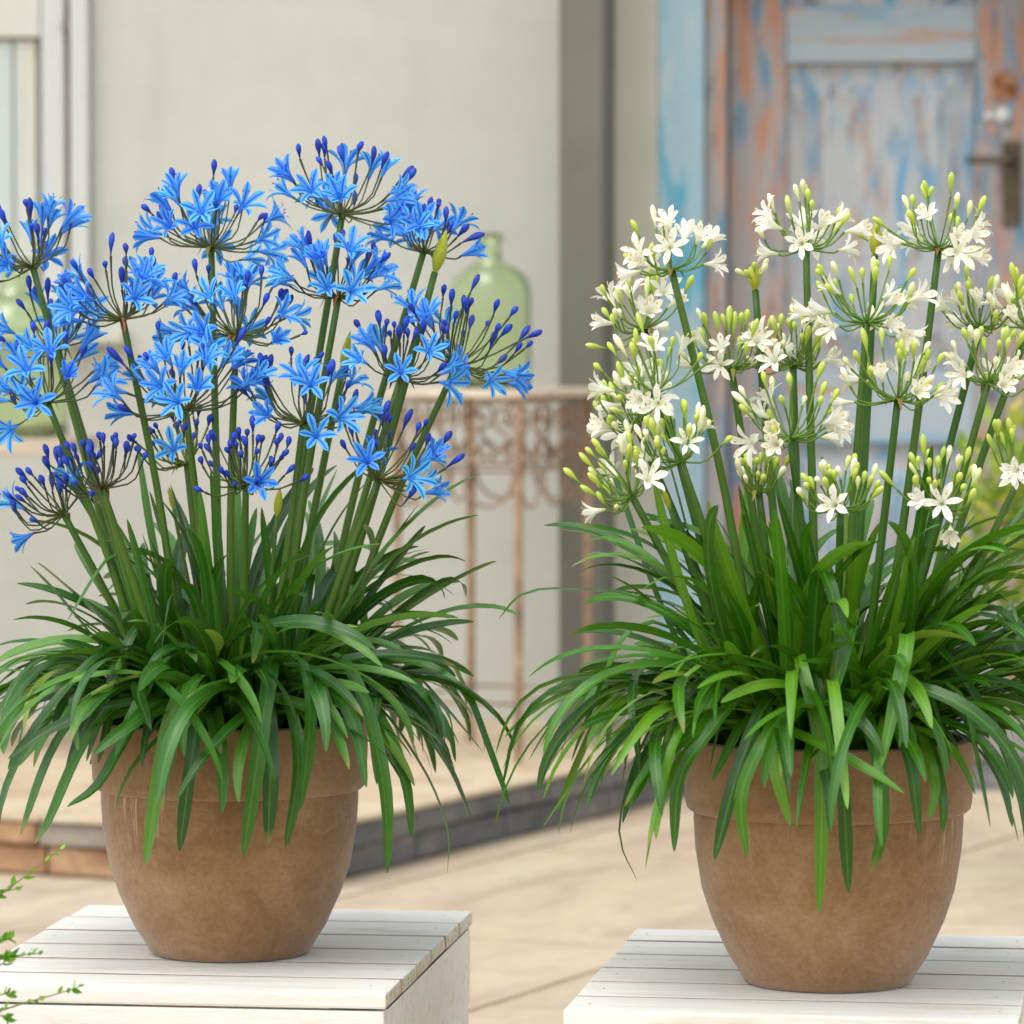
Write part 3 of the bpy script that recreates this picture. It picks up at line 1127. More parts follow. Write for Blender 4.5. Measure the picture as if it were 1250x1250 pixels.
# ------------------------------------------------------------------ plant pieces: florets and buds
def floret_mesh(name, Lf, Rf, Wf, opening, rng, petal, stam, stamens=True, recurve=0.25):
    """six tepals fused into a tube at the foot; +Z is the way it faces"""
    V, UV, Fc, FM = [], [], [], []
    tube_rows = [(0.0, 0.0013), (0.12, 0.0021), (0.30, 0.0034)]
    for t, r in tube_rows:
        for k in range(12):
            a = 2 * math.pi * k / 12
            V.append(Vector((r * math.cos(a), r * math.sin(a), t * Lf)))
            UV.append((0.5 if k % 2 == 1 else 0.02, t))
    for i in range(2):
        for k in range(12):
            a, b = i * 12 + k, i * 12 + (k + 1) % 12
            Fc.append((a, b, b + 12, a + 12))
            FM.append(0)
    rows = [0.42, 0.54, 0.66, 0.78, 0.90, 1.0]
    for p in range(6):
        ac = 2 * math.pi * (2 * p + 1) / 12 + rng.uniform(-0.10, 0.10)
        op = opening * rng.uniform(0.82, 1.15)
        ln = rng.uniform(0.92, 1.06)
        tw = rng.uniform(-0.25, 0.25)
        wl = Wf * (1.0 if p % 2 else 0.82)
        prev = [24 + (2 * p) % 12, 24 + (2 * p + 1) % 12, 24 + (2 * p + 2) % 12]
        for t in rows:
            q = (t - 0.30) / 0.70
            r = 0.0034 + op * Rf * (q ** 1.25)
            z = Lf * ln * (0.30 + 0.70 * q * (1 - 0.42 * op * q)) - op * recurve * Lf * 0.5 * max(0, q - 0.55) ** 2
            prof = min(1.0, 0.50 + 0.85 * q) * (1 - max(0, (q - 0.62) / 0.38) ** 2.2) + 0.02
            w = wl * prof
            er = Vector((math.cos(ac), math.sin(ac), 0))
            et = Vector((-math.sin(ac), math.cos(ac), 0))
            ctr = er * r + Vector((0, 0, z))
            lift = Vector((0, 0, 1)) * 0.22 * w - er * 0.22 * w
            tt = et + Vector((0, 0, 1)) * tw * q
            ids = []
            for sgn, u in ((-1, 0.0), (0, 0.5), (1, 1.0)):
                V.append(ctr + tt * (sgn * w) + (lift if sgn else Vector((0, 0, 0))))
                UV.append((u, t))
                ids.append(len(V) - 1)
            for k in range(2):
                Fc.append((prev[k], prev[k + 1], ids[k + 1], ids[k]))
                FM.append(0)
            prev = ids
    if stamens:
        c0 = len(V)
        V.append(Vector((0, 0, 0.0)))
        UV.append((0.5, 0))
        for k in range(12):
            Fc.append((c0, (k + 1) % 12, k))
            FM.append(0)
        for k in range(6):
            a = 2 * math.pi * (k + 0.5) / 6 + rng.uniform(-.2, .2)
            er = Vector((math.cos(a), math.sin(a), 0))
            et = Vector((-er.y, er.x, 0))
            tip = er * (0.0030 + 0.25 * opening * Rf) + Vector((0, 0, Lf * rng.uniform(0.66, 0.80)))
            b = er * 0.0016 + Vector((0, 0, Lf * 0.2))
            for w0, w1, p0, p1, mi in ((0.0003, 0.0003, b, tip, 0), (0.0009, 0.0009, tip, tip + er * 0.0016 + Vector((0, 0, 0.0022)), 1)):
                n = len(V)
                V += [p0 - et * w0, p0 + et * w0, p1 + et * w1, p1 - et * w1]
                UV += [(0, 0.9)] * 4
                Fc.append((n, n + 1, n + 2, n + 3))
                FM.append(mi)
    me = bpy.data.meshes.new(name)
    me.from_pydata([tuple(v) for v in V], [], Fc)
    ul = me.uv_layers.new(name="UVMap")
    for lp in me.loops:
        ul.data[lp.index].uv = UV[lp.vertex_index]
    me.polygons.foreach_set("use_smooth", [True] * len(me.polygons))
    me.materials.append(petal)
    me.materials.append(stam)
    me.polygons.foreach_set("material_index", FM)
    return me


def bud_mesh(name, L, Wd, rng, mat, tipw=0.7):
    V, UV, Fc = [], [], []
    prof = [(0.0, 0.18), (0.10, 0.26), (0.30, 0.46), (0.52, 0.86), (0.70, 1.0), (0.85, 0.84), (0.95, 0.50), (1.0, 0.10)]
    bend = rng.uniform(-0.12, 0.12)
    for t, w in prof:
        for k in range(7):
            a = 2 * math.pi * k / 7
            rr_ = Wd / 2 * w * (1 + 0.08 * math.cos(3 * a))
            V.append(Vector((rr_ * math.cos(a) + bend * L * t * t, rr_ * math.sin(a), t * L)))
            UV.append((k / 7, t))
    n = len(prof)
    for i in range(n - 1):
        for k in range(7):
            a, b = i * 7 + k, i * 7 + (k + 1) % 7
            Fc.append((a, b, b + 7, a + 7))
    Fc.append(tuple((n - 1) * 7 + k for k in range(7)))
    me = bpy.data.meshes.new(name)
    me.from_pydata([tuple(v) for v in V], [], Fc)
    ul = me.uv_layers.new(name="UVMap")
    for lp in me.loops:
        ul.data[lp.index].uv = UV[lp.vertex_index]
    me.polygons.foreach_set("use_smooth", [True] * len(me.polygons))
    me.materials.append(mat)
    return me


rf = random.Random(21)
FL = {
    'blue': [floret_mesh("flower", 0.033 * rf.uniform(.93, 1.1), 0.0185, 0.0042, o_, rf, M['petal_blue'], M['stamen_blue'], True) for o_ in (0.45, 0.65, 0.8, 0.9, 1.0, 1.1, 0.7, 0.95)],
    'white': [floret_mesh("flower", 0.033 * rf.uniform(.95, 1.12), 0.0175, 0.0042, o_, rf, M['petal_white'], M['anther'], True) for o_ in (0.35, 0.6, 0.8, 0.95, 1.1, 0.75, 1.0, 0.5)],
}
BD = {
    'blue': [bud_mesh("bud", L_, W_, rf, M['bud_blue']) for L_, W_ in ((0.026, 0.0074), (0.019, 0.0068), (0.014, 0.0064), (0.010, 0.0060))],
    'white': [bud_mesh("bud", L_, W_, rf, M['bud_white']) for L_, W_ in ((0.026, 0.0066), (0.020, 0.0064), (0.016, 0.0062), (0.012, 0.0060))],
}


def basis(d, spin):
    x, y, z = frame_from(d)
    c, s_ = math.cos(spin), math.sin(spin)
    xx = x * c + y * s_
    yy = -x * s_ + y * c
    return Matrix(((xx.x, yy.x, z.x, 0), (xx.y, yy.y, z.y, 0), (xx.z, yy.z, z.z, 0), (0, 0, 0, 1)))


def flower_stem(plant, centre, D, kind, hx, hy, dd, r_px, n_open, n_bud, rng, base=None, thmax=100, lean=(0, 0), bsize=0, green=False, r_stem=0.0039, bias=None, bracts=True, curve=0.0, pth=None):
    """a stalk from the crown to (hx, hy) in the photograph, dd metres behind the pot's centre, and its umbel"""
    sc = D / F * (0.98 if kind == 'white' else 1.10)
    if kind == 'white':
        n_bud = round(n_bud * 1.12)
    else:
        n_open, n_bud = round(n_open * 1.2), round(n_bud * 1.12)
    hub = at(hx, hy, D + dd)
    if base is None:
        base = (0.36 * (hub.x - centre.x), 0.36 * dd)
    b = Vector((centre.x + base[0], centre.y + base[1], BH + SOIL - 0.01))
    ch = hub - b
    mid = b + ch * 0.55 + Vector((curve - 0.05 * ch.x, -0.05 * ch.y, 0.0)) + Vector((rng.uniform(-.006, .006), rng.uniform(-.006, .006), 0))
    P = catmull([b, mid, hub], 12)
    V, Fc, UV = [], [], []
    rad_ = [r_stem * (1.22 - 0.30 * i / 12) for i in range(13)]
    tube(V, Fc, P, rad_, 9, True, UV)
    st = mesh_obj("flower_stem", V, Fc, M['stem_' + kind], plant, uvs=UV, foot=b, ploc=plant.location)
    FT = Matrix.Translation(-b)
    axis = (P[-1] - P[-2]).normalized()
    axis = (axis + Vector((lean[0], lean[1], 0))).normalized()
    ax, ay, az_ = frame_from(axis, Vector((0, 1, 0)))
    Rr = r_px * sc
    n = n_open + n_bud
    pv, pf, puv = [], [], []
    order = list(range(n))
    golden = math.pi * (3 - math.sqrt(5))
    items = []
    for i in range(n):
        ct = 1 - (i + 0.5) / n * (1 - math.cos(rad(thmax)))
        th = math.acos(max(-1, min(1, ct)))
        ph = i * golden + rng.uniform(-.6, .6)
        th = th + rng.uniform(-.22, .18)
        if rng.random() < 0.035:
            continue
        d = ax * (math.sin(th) * math.cos(ph)) + ay * (math.sin(th) * math.sin(ph)) + az_ * math.cos(th)
        items.append((d.normalized(), th))
    n = len(items)
    # the outer flowers open first; the rest stays in bud
    sel = sorted(range(n), key=lambda i: -(items[i][1] + rng.uniform(-1.3, 1.3) + (bias.dot(items[i][0]) * 1.2 if bias else 0)))
    opened = set(sel[:n_open])
    for i, (d, th) in enumerate(items):
        is_open = i in opened
        flen = 0.031 if is_open else 0.019
        Lp = max(0.018, (Rr - flen) * rng.uniform(0.76, 1.12))
        if not is_open:
            Lp = max(0.018, (Rr - 0.020) * rng.uniform(0.66, 1.06))
        # pedicels leave flat and curve up; open flowers nod outwards
        side = d - axis * d.dot(axis)
        tip = hub + d * Lp + Vector((0, 0, 0.006 if is_open else 0.012)) * math.sin(th)
        ctrl = hub + d * (Lp * 0.5) + side * (Lp * rng.uniform(.02, .24)) + Vector((rng.uniform(-.07, .07), rng.uniform(-.07, .07), rng.uniform(-.12, .02))) * Lp
        path = catmull([hub + d * 0.001, ctrl, tip], 5)
        tube(pv, pf, path, [0.0011, 0.0010, 0.0009, 0.0009, 0.0010, 0.0014], 4, False, puv)
        e = (path[-1] - path[-2]).normalized()
        if is_open:
            e = (e + side * 0.35 + Vector((rng.uniform(-.25, .25), rng.uniform(-.6, .1), rng.uniform(-.30, .15)))).normalized()
            if kind == 'white':
                e = (e + Vector((0, 0, -0.22))).normalized()
            me = FL[kind][rng.randrange(len(FL[kind]))]
            s_ = rng.uniform(0.92, 1.2) if kind == 'blue' else rng.uniform(0.80, 1.04)
            mw = Matrix.Translation(tip) @ basis(e, rng.uniform(0, 6.28)) @ Matrix.Scale(s_, 4)
            share("flower", me, st, FT @ mw)
        else:
            e = (e + Vector((rng.uniform(-.2, .2), rng.uniform(-.2, .2), rng.uniform(-.05, .25)))).normalized()
            k = min(len(BD[kind]) - 1, max(0, int(rng.triangular(0, 4, 1.4)) + bsize))
            s_ = rng.uniform(0.88, 1.15)
            mw = Matrix.Translation(tip) @ basis(e, rng.uniform(0, 6.28)) @ Matrix.Scale(s_, 4)
            share("bud", BD[kind][k], st, FT @ mw)
    pm = M['ped_green'] if green else M['ped_' + kind]
    po = mesh_obj("pedicels", pv, pf, pm, st, uvs=puv, foot=hub, ploc=b)
    po["kind"] = "stuff"
    if bracts:
        for q in range(2):
            a = rng.uniform(0, 6.28)
            o_ = Vector((math.cos(a), math.sin(a), 0))
            L_ = rng.uniform(0.012, 0.024)
            pts = catmull([hub - axis * 0.001, hub + o_ * L_ * 0.6 + Vector((0, 0, 0.001)), hub + o_ * L_ + Vector((0, 0, -L_ * 0.6))], 5)
            sd = Vector((-o_.y, o_.x, 0))
            V, Fc, UV = [], [], []
            for k, p in enumerate(pts):
                w = 0.0042 * (1 - (k / 5) ** 1.5) + 0.0003
                V += [p - sd * w, p + sd * w + Vector((0, 0, 0.0006))]
            for k in range(5):
                Fc.append((2 * k, 2 * k + 1, 2 * k + 3, 2 * k + 2))
            mesh_obj("bract", V, Fc, M['bract_brown'], st, foot=hub, ploc=b)
    # swollen knot where the pedicels meet
    return st


def sheath_stem(plant, centre, D, kind, hx, hy, dd, h_px, w_px, rng, base=None, r_stem=0.0042, burst=0):
    """a stalk carrying a bud still in its pointed sheath"""
    hub = at(hx, hy, D + dd)
    if base is None:
        base = (0.36 * (hub.x - centre.x), 0.36 * dd)
    b = Vector((centre.x + base[0], centre.y + base[1], BH + SOIL - 0.01))
    mid = b + (hub - b) * 0.55 + Vector((rng.uniform(-.006, .006), 0, 0))
    P = catmull([b, mid, hub], 12)
    V, Fc, UV = [], [], []
    tube(V, Fc, P, [r_stem * (1.2 - 0.3 * i / 12) for i in range(13)], 9, True, UV)
    st = mesh_obj("flower_stem", V, Fc, M['stem_' + kind], plant, uvs=UV, foot=b, ploc=plant.location)
    FT = Matrix.Translation(-b)
    ax = (P[-1] - P[-2]).normalized()
    x, y, z = frame_from(ax)
    H, W = h_px * D / F, w_px * D / F / 2
    prof = [(0.0, 0.32), (0.10, 0.62), (0.25, 0.92), (0.42, 1.0), (0.60, 0.86), (0.78, 0.55), (0.92, 0.22), (1.0, 0.03)]
    V, Fc, UV = [], [], []
    for t, w in prof:
        for k in range(10):
            a = 2 * math.pi * k / 10
            rr_ = W * w * (1 + 0.10 * math.cos(2 * a) + 0.05 * math.cos(5 * a))
            V.append(hub + ax * (t * H) + x * (math.cos(a) * rr_ + 0.12 * W * t * t) + y * (math.sin(a) * rr_ * 0.8))
            UV.append((k / 10, t))
    for i in range(len(prof) - 1):
        for k in range(10):
            a, b2 = i * 10 + k, i * 10 + (k + 1) % 10
            Fc.append((a, b2, b2 + 10, a + 10))
    mesh_obj("bud_sheath", V, Fc, M['sheath'], st, uvs=UV, foot=hub, ploc=b)
    for i in range(burst):
        a = i * 2.4
        d = (ax * rng.uniform(0.5, 1.4) + x * math.cos(a) + y * math.sin(a)).normalized()
        p = hub + ax * (H * rng.uniform(0.35, 0.75)) + (x * math.cos(a) + y * math.sin(a)) * W * 0.8
        share("bud", BD[kind][2], st, FT @ Matrix.Translation(p) @ basis(d, a))
    return st


# ------------------------------------------------------------------ leaves
def leaf_geo(pts, W, rng, twist=0.0, fold=0.22, rip=0.0):
    Q = catmull(pts, 40)
    cum = [0.0]
    for i in range(40):
        cum.append(cum[-1] + (Q[i + 1] - Q[i]).length)
    # even steps along the blade, closer together at the rounded tip
    ts = [i / 15 * 0.9 for i in range(16)] + [0.935, 0.965, 0.985, 1.0]
    P, j = [], 0
    for t in ts:
        w_ = t * cum[-1]
        while j < 39 and cum[j + 1] < w_:
            j += 1
        q = (w_ - cum[j]) / max(1e-9, cum[j + 1] - cum[j])
        P.append(Q[j].lerp(Q[j + 1], min(1, q)))
    n = len(P) - 1
    V, Fc, UV = [], [], []
    prev = None
    wv, wp = rng.uniform(9, 22), rng.uniform(0, 6.28)
    for i, p in enumerate(P):
        t = ts[i]
        T = (P[min(i + 1, n)] - P[max(i - 1, 0)]).normalized()
        if prev is None:
            h = P[-1] - P[0]
            h.z = 0
            if h.length < 0.02:
                h = Vector((rng.uniform(-1, 1), rng.uniform(-1, 1), 0))
            S = Vector((-h.y, h.x, 0)).normalized()
        else:
            S = prev
        S = (S - T * S.dot(T)).normalized()
        prev = S
        N = T.cross(S)
        a = twist * t
        Sx = S * math.cos(a) + N * math.sin(a)
        Nx = N * math.cos(a) - S * math.sin(a)
        w = W * 0.5 * (0.55 + 0.45 * math.sin(min(t / 0.5, 1) * math.pi / 2))
        if t > 0.72:
            w *= max(0.0, 1 - ((t - 0.72) / 0.28) ** 2.6) ** 0.6
        w = max(w, 0.0004)
        f = fold * (1 - 0.5 * t)
        w *= 1 + 0.05 * math.sin(t * wv + wp)
        for u in (-1, -0.5, 0, 0.5, 1):
            V.append(p + Sx * (u * w) + Nx * (f * w * abs(u) ** 1.5 * (1 if Nx.z >= 0 or True else -1)))
            UV.append((u * 0.5 + 0.5, t))
    for i in range(n):
        for k in range(4):
            a = i * 5 + k
            Fc.append((a, a + 1, a + 6, a + 5))
    return V, Fc, UV


def leaf(plant, pts, W, mat, rng, twist=0.0, fold=0.22, n=0):
    V, Fc, UV = leaf_geo(pts, W, rng, twist, fold)
    return mesh_obj("leaf", V, Fc, mat, plant, uvs=UV, foot=V[2].copy(), ploc=plant.location)


def grow(centre, rb, az, el0, el1, L, droop, rng, n=15, sway=0.0):
    c = Vector((centre.x + rb * math.cos(az), centre.y + rb * math.sin(az), BH + SOIL - 0.012))
    pts = [c]
    ds = L / n
    a = az
    for i in range(n):
        t = (i + 0.5) / n
        el = el0 + (el1 - el0) * (t ** droop)
        a += sway / n
        c = c + Vector((math.cos(el) * math.cos(a), math.cos(el) * math.sin(a), math.sin(el))) * ds
        pts.append(c)
    return pts


def clear_of_pot(pts, centre):
    for p in pts[2:]:
        r = math.hypot(p.x - centre.x, p.y - centre.y)
        z = p.z - BH
        if z < 0.268 and r > 0.118 and r < 0.166:
            return False
        if z < 0.240 and 0.10 < r < 0.162:
            return False
        if z < 0.02:
            return False
    return True


def kink(pts, rng):
    """small bends, and now and then a sharp fold near the tip"""
    n = len(pts) - 1
    a, b, c = rng.gauss(0, .010), rng.gauss(0, .010), rng.uniform(0, 6.28)
    out = []
    for i, p in enumerate(pts):
        t = i / n
        w = math.sin(t * 4.2 + c) - math.sin(c)
        out.append(p + Vector((a * w * t, b * w * t, 0.35 * (a + b) * w * t)))
    if rng.random() < 0.10:
        k = int(n * rng.uniform(.45, .75))
        d = (out[k] - out[k - 1]).length
        run = (out[k] - out[k - 1]).normalized()
        side = Vector((run.x * .5 + rng.gauss(0, .2), run.y * .5 + rng.gauss(0, .2), -rng.uniform(.6, 1.2))).normalized()
        for i in range(k + 1, n + 1):
            q = min(1.0, (i - k) / 4)
            out[i] = out[i - 1] + run.lerp(side, q).normalized() * d
    return out


def foliage(plant, centre, D, mat, rng, spec, rmax, single=270):
    """the nearest leaves are parts of their own, those behind are joined"""
    todo = []
    for (cnt, rb, e0, e1, Ls, dr, Ws) in spec:
        made, tries = 0, 0
        while made < cnt and tries < cnt * 60:
            tries += 1
            az = rng.uniform(0, 2 * math.pi)
            pts = grow(centre, rng.uniform(*rb), az + rng.uniform(-.3, .3), rad(rng.uniform(*e0)), rad(rng.uniform(*e1)), rng.uniform(*Ls), rng.uniform(*dr), rng, sway=rng.gauss(0, .75))
            pts = kink(pts, rng)
            if not clear_of_pot(pts, centre):
                continue
            if max(math.hypot(p.x - centre.x, p.y - centre.y) for p in pts) > rmax * rng.uniform(0.86, 1.06):
                continue
            todo.append((pts, rng.uniform(*Ws), rng.uniform(-.9, .9), rng.uniform(.22, .62)))
            made += 1
    todo.sort(key=lambda q: min(p.y for p in q[0]))
    for pts, W, tw, fo_ in todo[:single]:
        leaf(plant, pts, W, mat, rng, twist=tw, fold=fo_)
    V, Fc, UV = [], [], []
    for pts, W, tw, fo_ in todo[single:]:
        v, f, u = leaf_geo(pts, W, rng, tw, fo_)
        n0 = len(V)
        V += v
        UV += u
        Fc += [tuple(k + n0 for k in q) for q in f]
    if V:
        o = mesh_obj("rear_leaves", V, Fc, mat, plant, uvs=UV, foot=plant.location.copy(), ploc=plant.location)
        o["kind"] = "stuff"


def hero(plant, centre, D, mat, rng, specs):
    """leaves placed after the photograph: (x, y, depth offset from the pot's centre) from foot to tip"""
    for (W, *pp) in specs:
        pts = [at(x, y, D + dd) for (x, y, dd) in pp]
        leaf(plant, pts, W * 0.74, mat, rng, twist=rng.uniform(-.3, .3), fold=rng.uniform(.25, .55), n=16)


# ------------------------------------------------------------------ the blue plant
rb_ = random.Random(11)
blue = empty("agapanthus_plant", (PL.x, PL.y, BH + SOIL))
tag(blue, "agapanthus with blue flower heads and strap leaves in the left pot", "plant")
SPEC = [
    (84, (.03, .085), (40, 68), (-90, -50), (.24, .45), (1.0, 1.6), (.011, .0165)),
    (84, (.02, .085), (26, 58), (-70, -20), (.26, .38), (1.0, 1.8), (.011, .0165)),
    (84, (.01, .085), (46, 78), (-50, 25), (.22, .38), (1.2, 3.0), (.010, .016)),
    (84, (.0, .09), (58, 89), (-10, 76), (.18, .36), (1.2, 3.2), (.009, .0145)),
    (110, (.03, .115), (10, 80), (-88, 20), (.10, .25), (0.8, 2.4), (.009, .0160)),
]
foliage(blue, PL, D_L, M['leaf_blue'], rb_, SPEC, 0.31)
HERO_L = [
    (.024, (270, 880, -.07), (215, 800, -.14), (170, 860, -.20), (140, 925, -.215)),
    (.021, (262, 880, -.08), (238, 830, -.15), (205, 890, -.20), (178, 1054, -.20)),
    (.019, (275, 880, -.08), (250, 850, -.15), (235, 920, -.195), (219, 1040, -.19)),
    (.023, (300, 880, -.08), (330, 800, -.16), (318, 900, -.21), (297, 1045, -.205)),
    (.024, (305, 880, -.08), (320, 840, -.14), (330, 920, -.20), (327, 1032, -.20)),
    (.021, (310, 880, -.08), (345, 850, -.15), (364, 930, -.20), (349, 1034, -.20)),
    (.022, (300, 880, -.07), (300, 830, -.15), (360, 800, -.19), (378, 870, -.22), (367, 988, -.22)),
    (.024, (330, 870, -.06), (400, 800, -.12), (440, 850, -.18), (468, 960, -.20), (473, 1066, -.20)),
    (.023, (335, 870, -.05), (420, 830, -.10), (470, 890, -.14), (495, 960, -.16), (502, 1022, -.16)),
    (.015, (340, 870, -.04), (440, 850, -.06), (510, 930, -.09), (545, 1010, -.10), (546, 1066, -.10)),
    (.026, (340, 868, -.03), (440, 850, -.05), (510, 880, -.08), (548, 940, -.10), (576, 1003, -.10)),
    (.022, (330, 870, -.04), (400, 815, -.08), (480, 820, -.12), (540, 880, -.14), (556, 930, -.14)),
    (.026, (240, 870, -.06), (150, 790, -.12), (60, 870, -.18), (10, 960, -.2), (-5, 1030, -.2)),
    (.026, (240, 870, -.05), (150, 830, -.10), (75, 900, -.15), (25, 1020, -.16)),
    (.024, (245, 872, -.06), (170, 850, -.13), (110, 900, -.18), (62, 1000, -.19), (42, 1030, -.19)),
    (.022, (250, 874, -.07), (190, 850, -.14), (150, 910, -.19), (120, 960, -.20), (82, 985, -.20)),
    (.024, (290, 870, -.09), (262, 808, -.18), (236, 795, -.20)),
    (.022, (300, 870, -.08), (282, 780, -.15), (312, 760, -.19), (308, 810, -.21)),
]
hero(blue, PL, D_L, M['leaf_blue'], rb_, HERO_L)

BLUE = [  # hx, hy, dd, radius px, open, buds, extras
    (258, 302, .06, 98, 17, 12, dict(thmax=98)),
    (418, 262, .03, 92, 14, 14, dict(thmax=98)),
    (40, 326, .03, 84, 13, 9, dict(thmax=95, lean=(-.1, 0))),
    (150, 390, -.04, 88, 11, 14, dict(thmax=92)),
    (288, 411, -.03, 92, 18, 13, dict(thmax=100)),
    (413, 364, -.02, 84, 14, 8, dict(thmax=98)),
    (517, 308, .04, 72, 8, 9, dict(thmax=95)),
    (557, 447, .00, 98, 7, 22, dict(thmax=88, lean=(.22, 0))),
    (489, 462, -.05, 82, 9, 16, dict(thmax=95)),
    (58, 492, -.06, 90, 15, 8, dict(thmax=100)),
    (70, 425, .06, 84, 11, 8, dict(thmax=95)),
    (227, 502, -.08, 106, 16, 13, dict(thmax=98)),
    (370, 517, -.06, 92, 10, 18, dict(thmax=95)),
    (300, 592, -.12, 78, 1, 34, dict(thmax=98, bsize=1)),
    (462, 586, -.08, 92, 7, 22, dict(thmax=92, lean=(.15, 0), bias=Vector((1, -.3, 0)))),
    (125, 597, -.10, 72, 1, 24, dict(thmax=98, bsize=1)),
    (78, 628, -.05, 80, 2, 20, dict(thmax=80, lean=(-.5, 0), bias=Vector((-1, 0, -.3)))),
    (228, 566, .03, 78, 1, 22, dict(thmax=80, green=True, bsize=1, lean=(-.45, 0))),
]
for (hx_, hy_, dd_, r_, no_, nb_, ex) in BLUE:
    flower_stem(blue, PL, D_L, 'blue', hx_, hy_, dd_, r_, no_, nb_, rb_, **ex)
sheath_stem(blue, PL, D_L, 'blue', 531, 332, .0, 54, 22, rb_, base=(.07, .0))
sheath_stem(blue, PL, D_L, 'blue', 212, 622, .06, 30, 8, rb_, r_stem=.0022)
sheath_stem(blue, PL, D_L, 'blue', 418, 452, .05, 50, 16, rb_)
sheath_stem(blue, PL, D_L, 'blue', 338, 630, -.1, 36, 10, rb_, r_stem=.0024)

# ------------------------------------------------------------------ the white plant
rw_ = random.Random(29)
white = empty("agapanthus_plant", (PR.x, PR.y, BH + SOIL))
tag(white, "agapanthus with white flower heads and green buds in the right pot", "plant")
SPECW = [
    (84, (.03, .085), (40, 68), (-90, -50), (.26, .47), (1.0, 1.6), (.0105, .0155)),
    (92, (.02, .085), (22, 55), (-70, -10), (.30, .44), (1.0, 1.8), (.0098, .0152)),
    (88, (.01, .085), (46, 76), (-40, 25), (.26, .40), (1.2, 3.0), (.010, .0155)),
    (86, (.0, .09), (58, 88), (-5, 74), (.20, .37), (1.2, 3.2), (.0095, .015)),
    (110, (.03, .115), (10, 80), (-88, 20), (.11, .27), (0.8, 2.4), (.009, .0150)),
]
foliage(white, PR, D_R, M['leaf_white'], rw_, SPECW, 0.345)
HERO_R = [
    (.0185, (1000, 890, -.08), (975, 800, -.16), (1000, 900, -.21), (1003, 1000, -.215), (1000, 1116, -.205)),
    (.019, (1020, 890, -.08), (1015, 850, -.14), (1028, 940, -.20), (1036, 1090, -.195)),
    (.021, (1030, 890, -.08), (1040, 840, -.14), (1070, 920, -.20), (1077, 1010, -.205), (1063, 1066, -.20)),
    (.020, (980, 890, -.08), (945, 850, -.15), (905, 930, -.20), (872, 1050, -.20)),
    (.018, (985, 890, -.08), (965, 860, -.14), (935, 900, -.20), (905, 970, -.21), (912, 1046, -.205)),
    (.017, (995, 890, -.08), (940, 860, -.14), (945, 930, -.20), (965, 1009, -.20)),
    (.018, (1040, 890, -.07), (1080, 880, -.14), (1110, 930, -.195), (1122, 1020, -.20)),
    (.017, (1050, 890, -.06), (1110, 880, -.12), (1140, 950, -.17), (1135, 1000, -.18)),
    (.017, (1050, 890, -.06), (1120, 890, -.12), (1148, 960, -.165), (1151, 1017, -.17)),
    (.022, (1050, 880, -.05), (1120, 830, -.11), (1180, 880, -.15), (1220, 950, -.16), (1236, 1010, -.16)),
    (.024, (1050, 880, -.04), (1130, 790, -.09), (1200, 870, -.13), (1240, 960, -.14), (1256, 1050, -.14)),
    (.024, (960, 880, -.06), (890, 830, -.13), (850, 890, -.18), (800, 930, -.19), (768, 985, -.19)),
    (.022, (960, 880, -.05), (880, 820, -.10), (820, 880, -.14), (780, 940, -.15), (760, 1005, -.15)),
    (.020, (965, 885, -.07), (910, 850, -.15), (862, 900, -.19), (830, 950, -.195), (823, 1040, -.19)),
    (.012, (950, 880, -.02), (860, 820, -.04), (790, 900, -.05), (757, 1010, -.05), (778, 1076, -.05)),
    (.022, (990, 880, -.09), (1000, 700, -.16), (1025, 770, -.20), (1014, 838, -.21)),
    (.016, (930, 860, .02), (830, 720, .03), (740, 660, .02), (684, 646, .02)),
    (.014, (930, 860, .03), (820, 740, .05), (700, 720, .06), (640, 725, .05), (609, 755, .05)),
    (.016, (930, 870, -.03), (850, 790, -.04), (760, 840, -.05), (690, 920, -.06), (663, 975, -.06)),
]
hero(white, PR, D_R, M['leaf_white'], rw_, HERO_R)
WHITE = [
    (820, 330, -.02, 82, 11, 12, dict(thmax=105)),
    (984, 304, .02, 86, 11, 12, dict(thmax=105)),
    (1146, 304, .03, 88, 11, 14, dict(thmax=105)),
    (1058, 394, -.03, 92, 14, 16, dict(thmax=105)),
    (893, 452, .04, 84, 7, 18, dict(thmax=100)),
    (786, 402, .05, 84, 8, 16, dict(thmax=100, lean=(-.2, 0))),
    (800, 480, -.04, 92, 10, 14, dict(thmax=110, lean=(-.25, 0))),
    (776, 518, .0, 78, 6, 18, dict(thmax=105, lean=(-.3, 0))),
    (968, 446, .03, 76, 4, 24, dict(thmax=100)),
    (965, 536, -.06, 92, 9, 14, dict(thmax=105)),
    (1096, 488, -.06, 88, 7, 22, dict(thmax=108)),
    (1196, 400, .04, 74, 7, 16, dict(thmax=105)),
    (1206, 468, -.02, 80, 7, 18, dict(thmax=105)),
    (832, 564, -.08, 78, 3, 22, dict(thmax=100)),
    (772, 606, -.08, 88, 3, 24, dict(thmax=95, lean=(-.6, 0), bias=Vector((0, 0, -1)))),
    (926, 600, -.04, 56, 0, 22, dict(thmax=100, bsize=1)),
    (1026, 622, -.12, 72, 1, 28, dict(thmax=100, bsize=1)),
    (1150, 624, -.10, 82, 3, 26, dict(thmax=98)),
    (1256, 400, .02, 76, 8, 12, dict(thmax=105)),
    (1246, 580, -.04, 78, 4, 16, dict(thmax=105)),
]
for (hx_, hy_, dd_, r_, no_, nb_, ex) in WHITE:
    flower_stem(white, PR, D_R, 'white', hx_, hy_, dd_, r_, no_, nb_, rw_, r_stem=0.0041, bracts=rw_.random() < .5, **ex)
sheath_stem(white, PR, D_R, 'white', 922, 354, .06, 34, 20, rw_, burst=7)
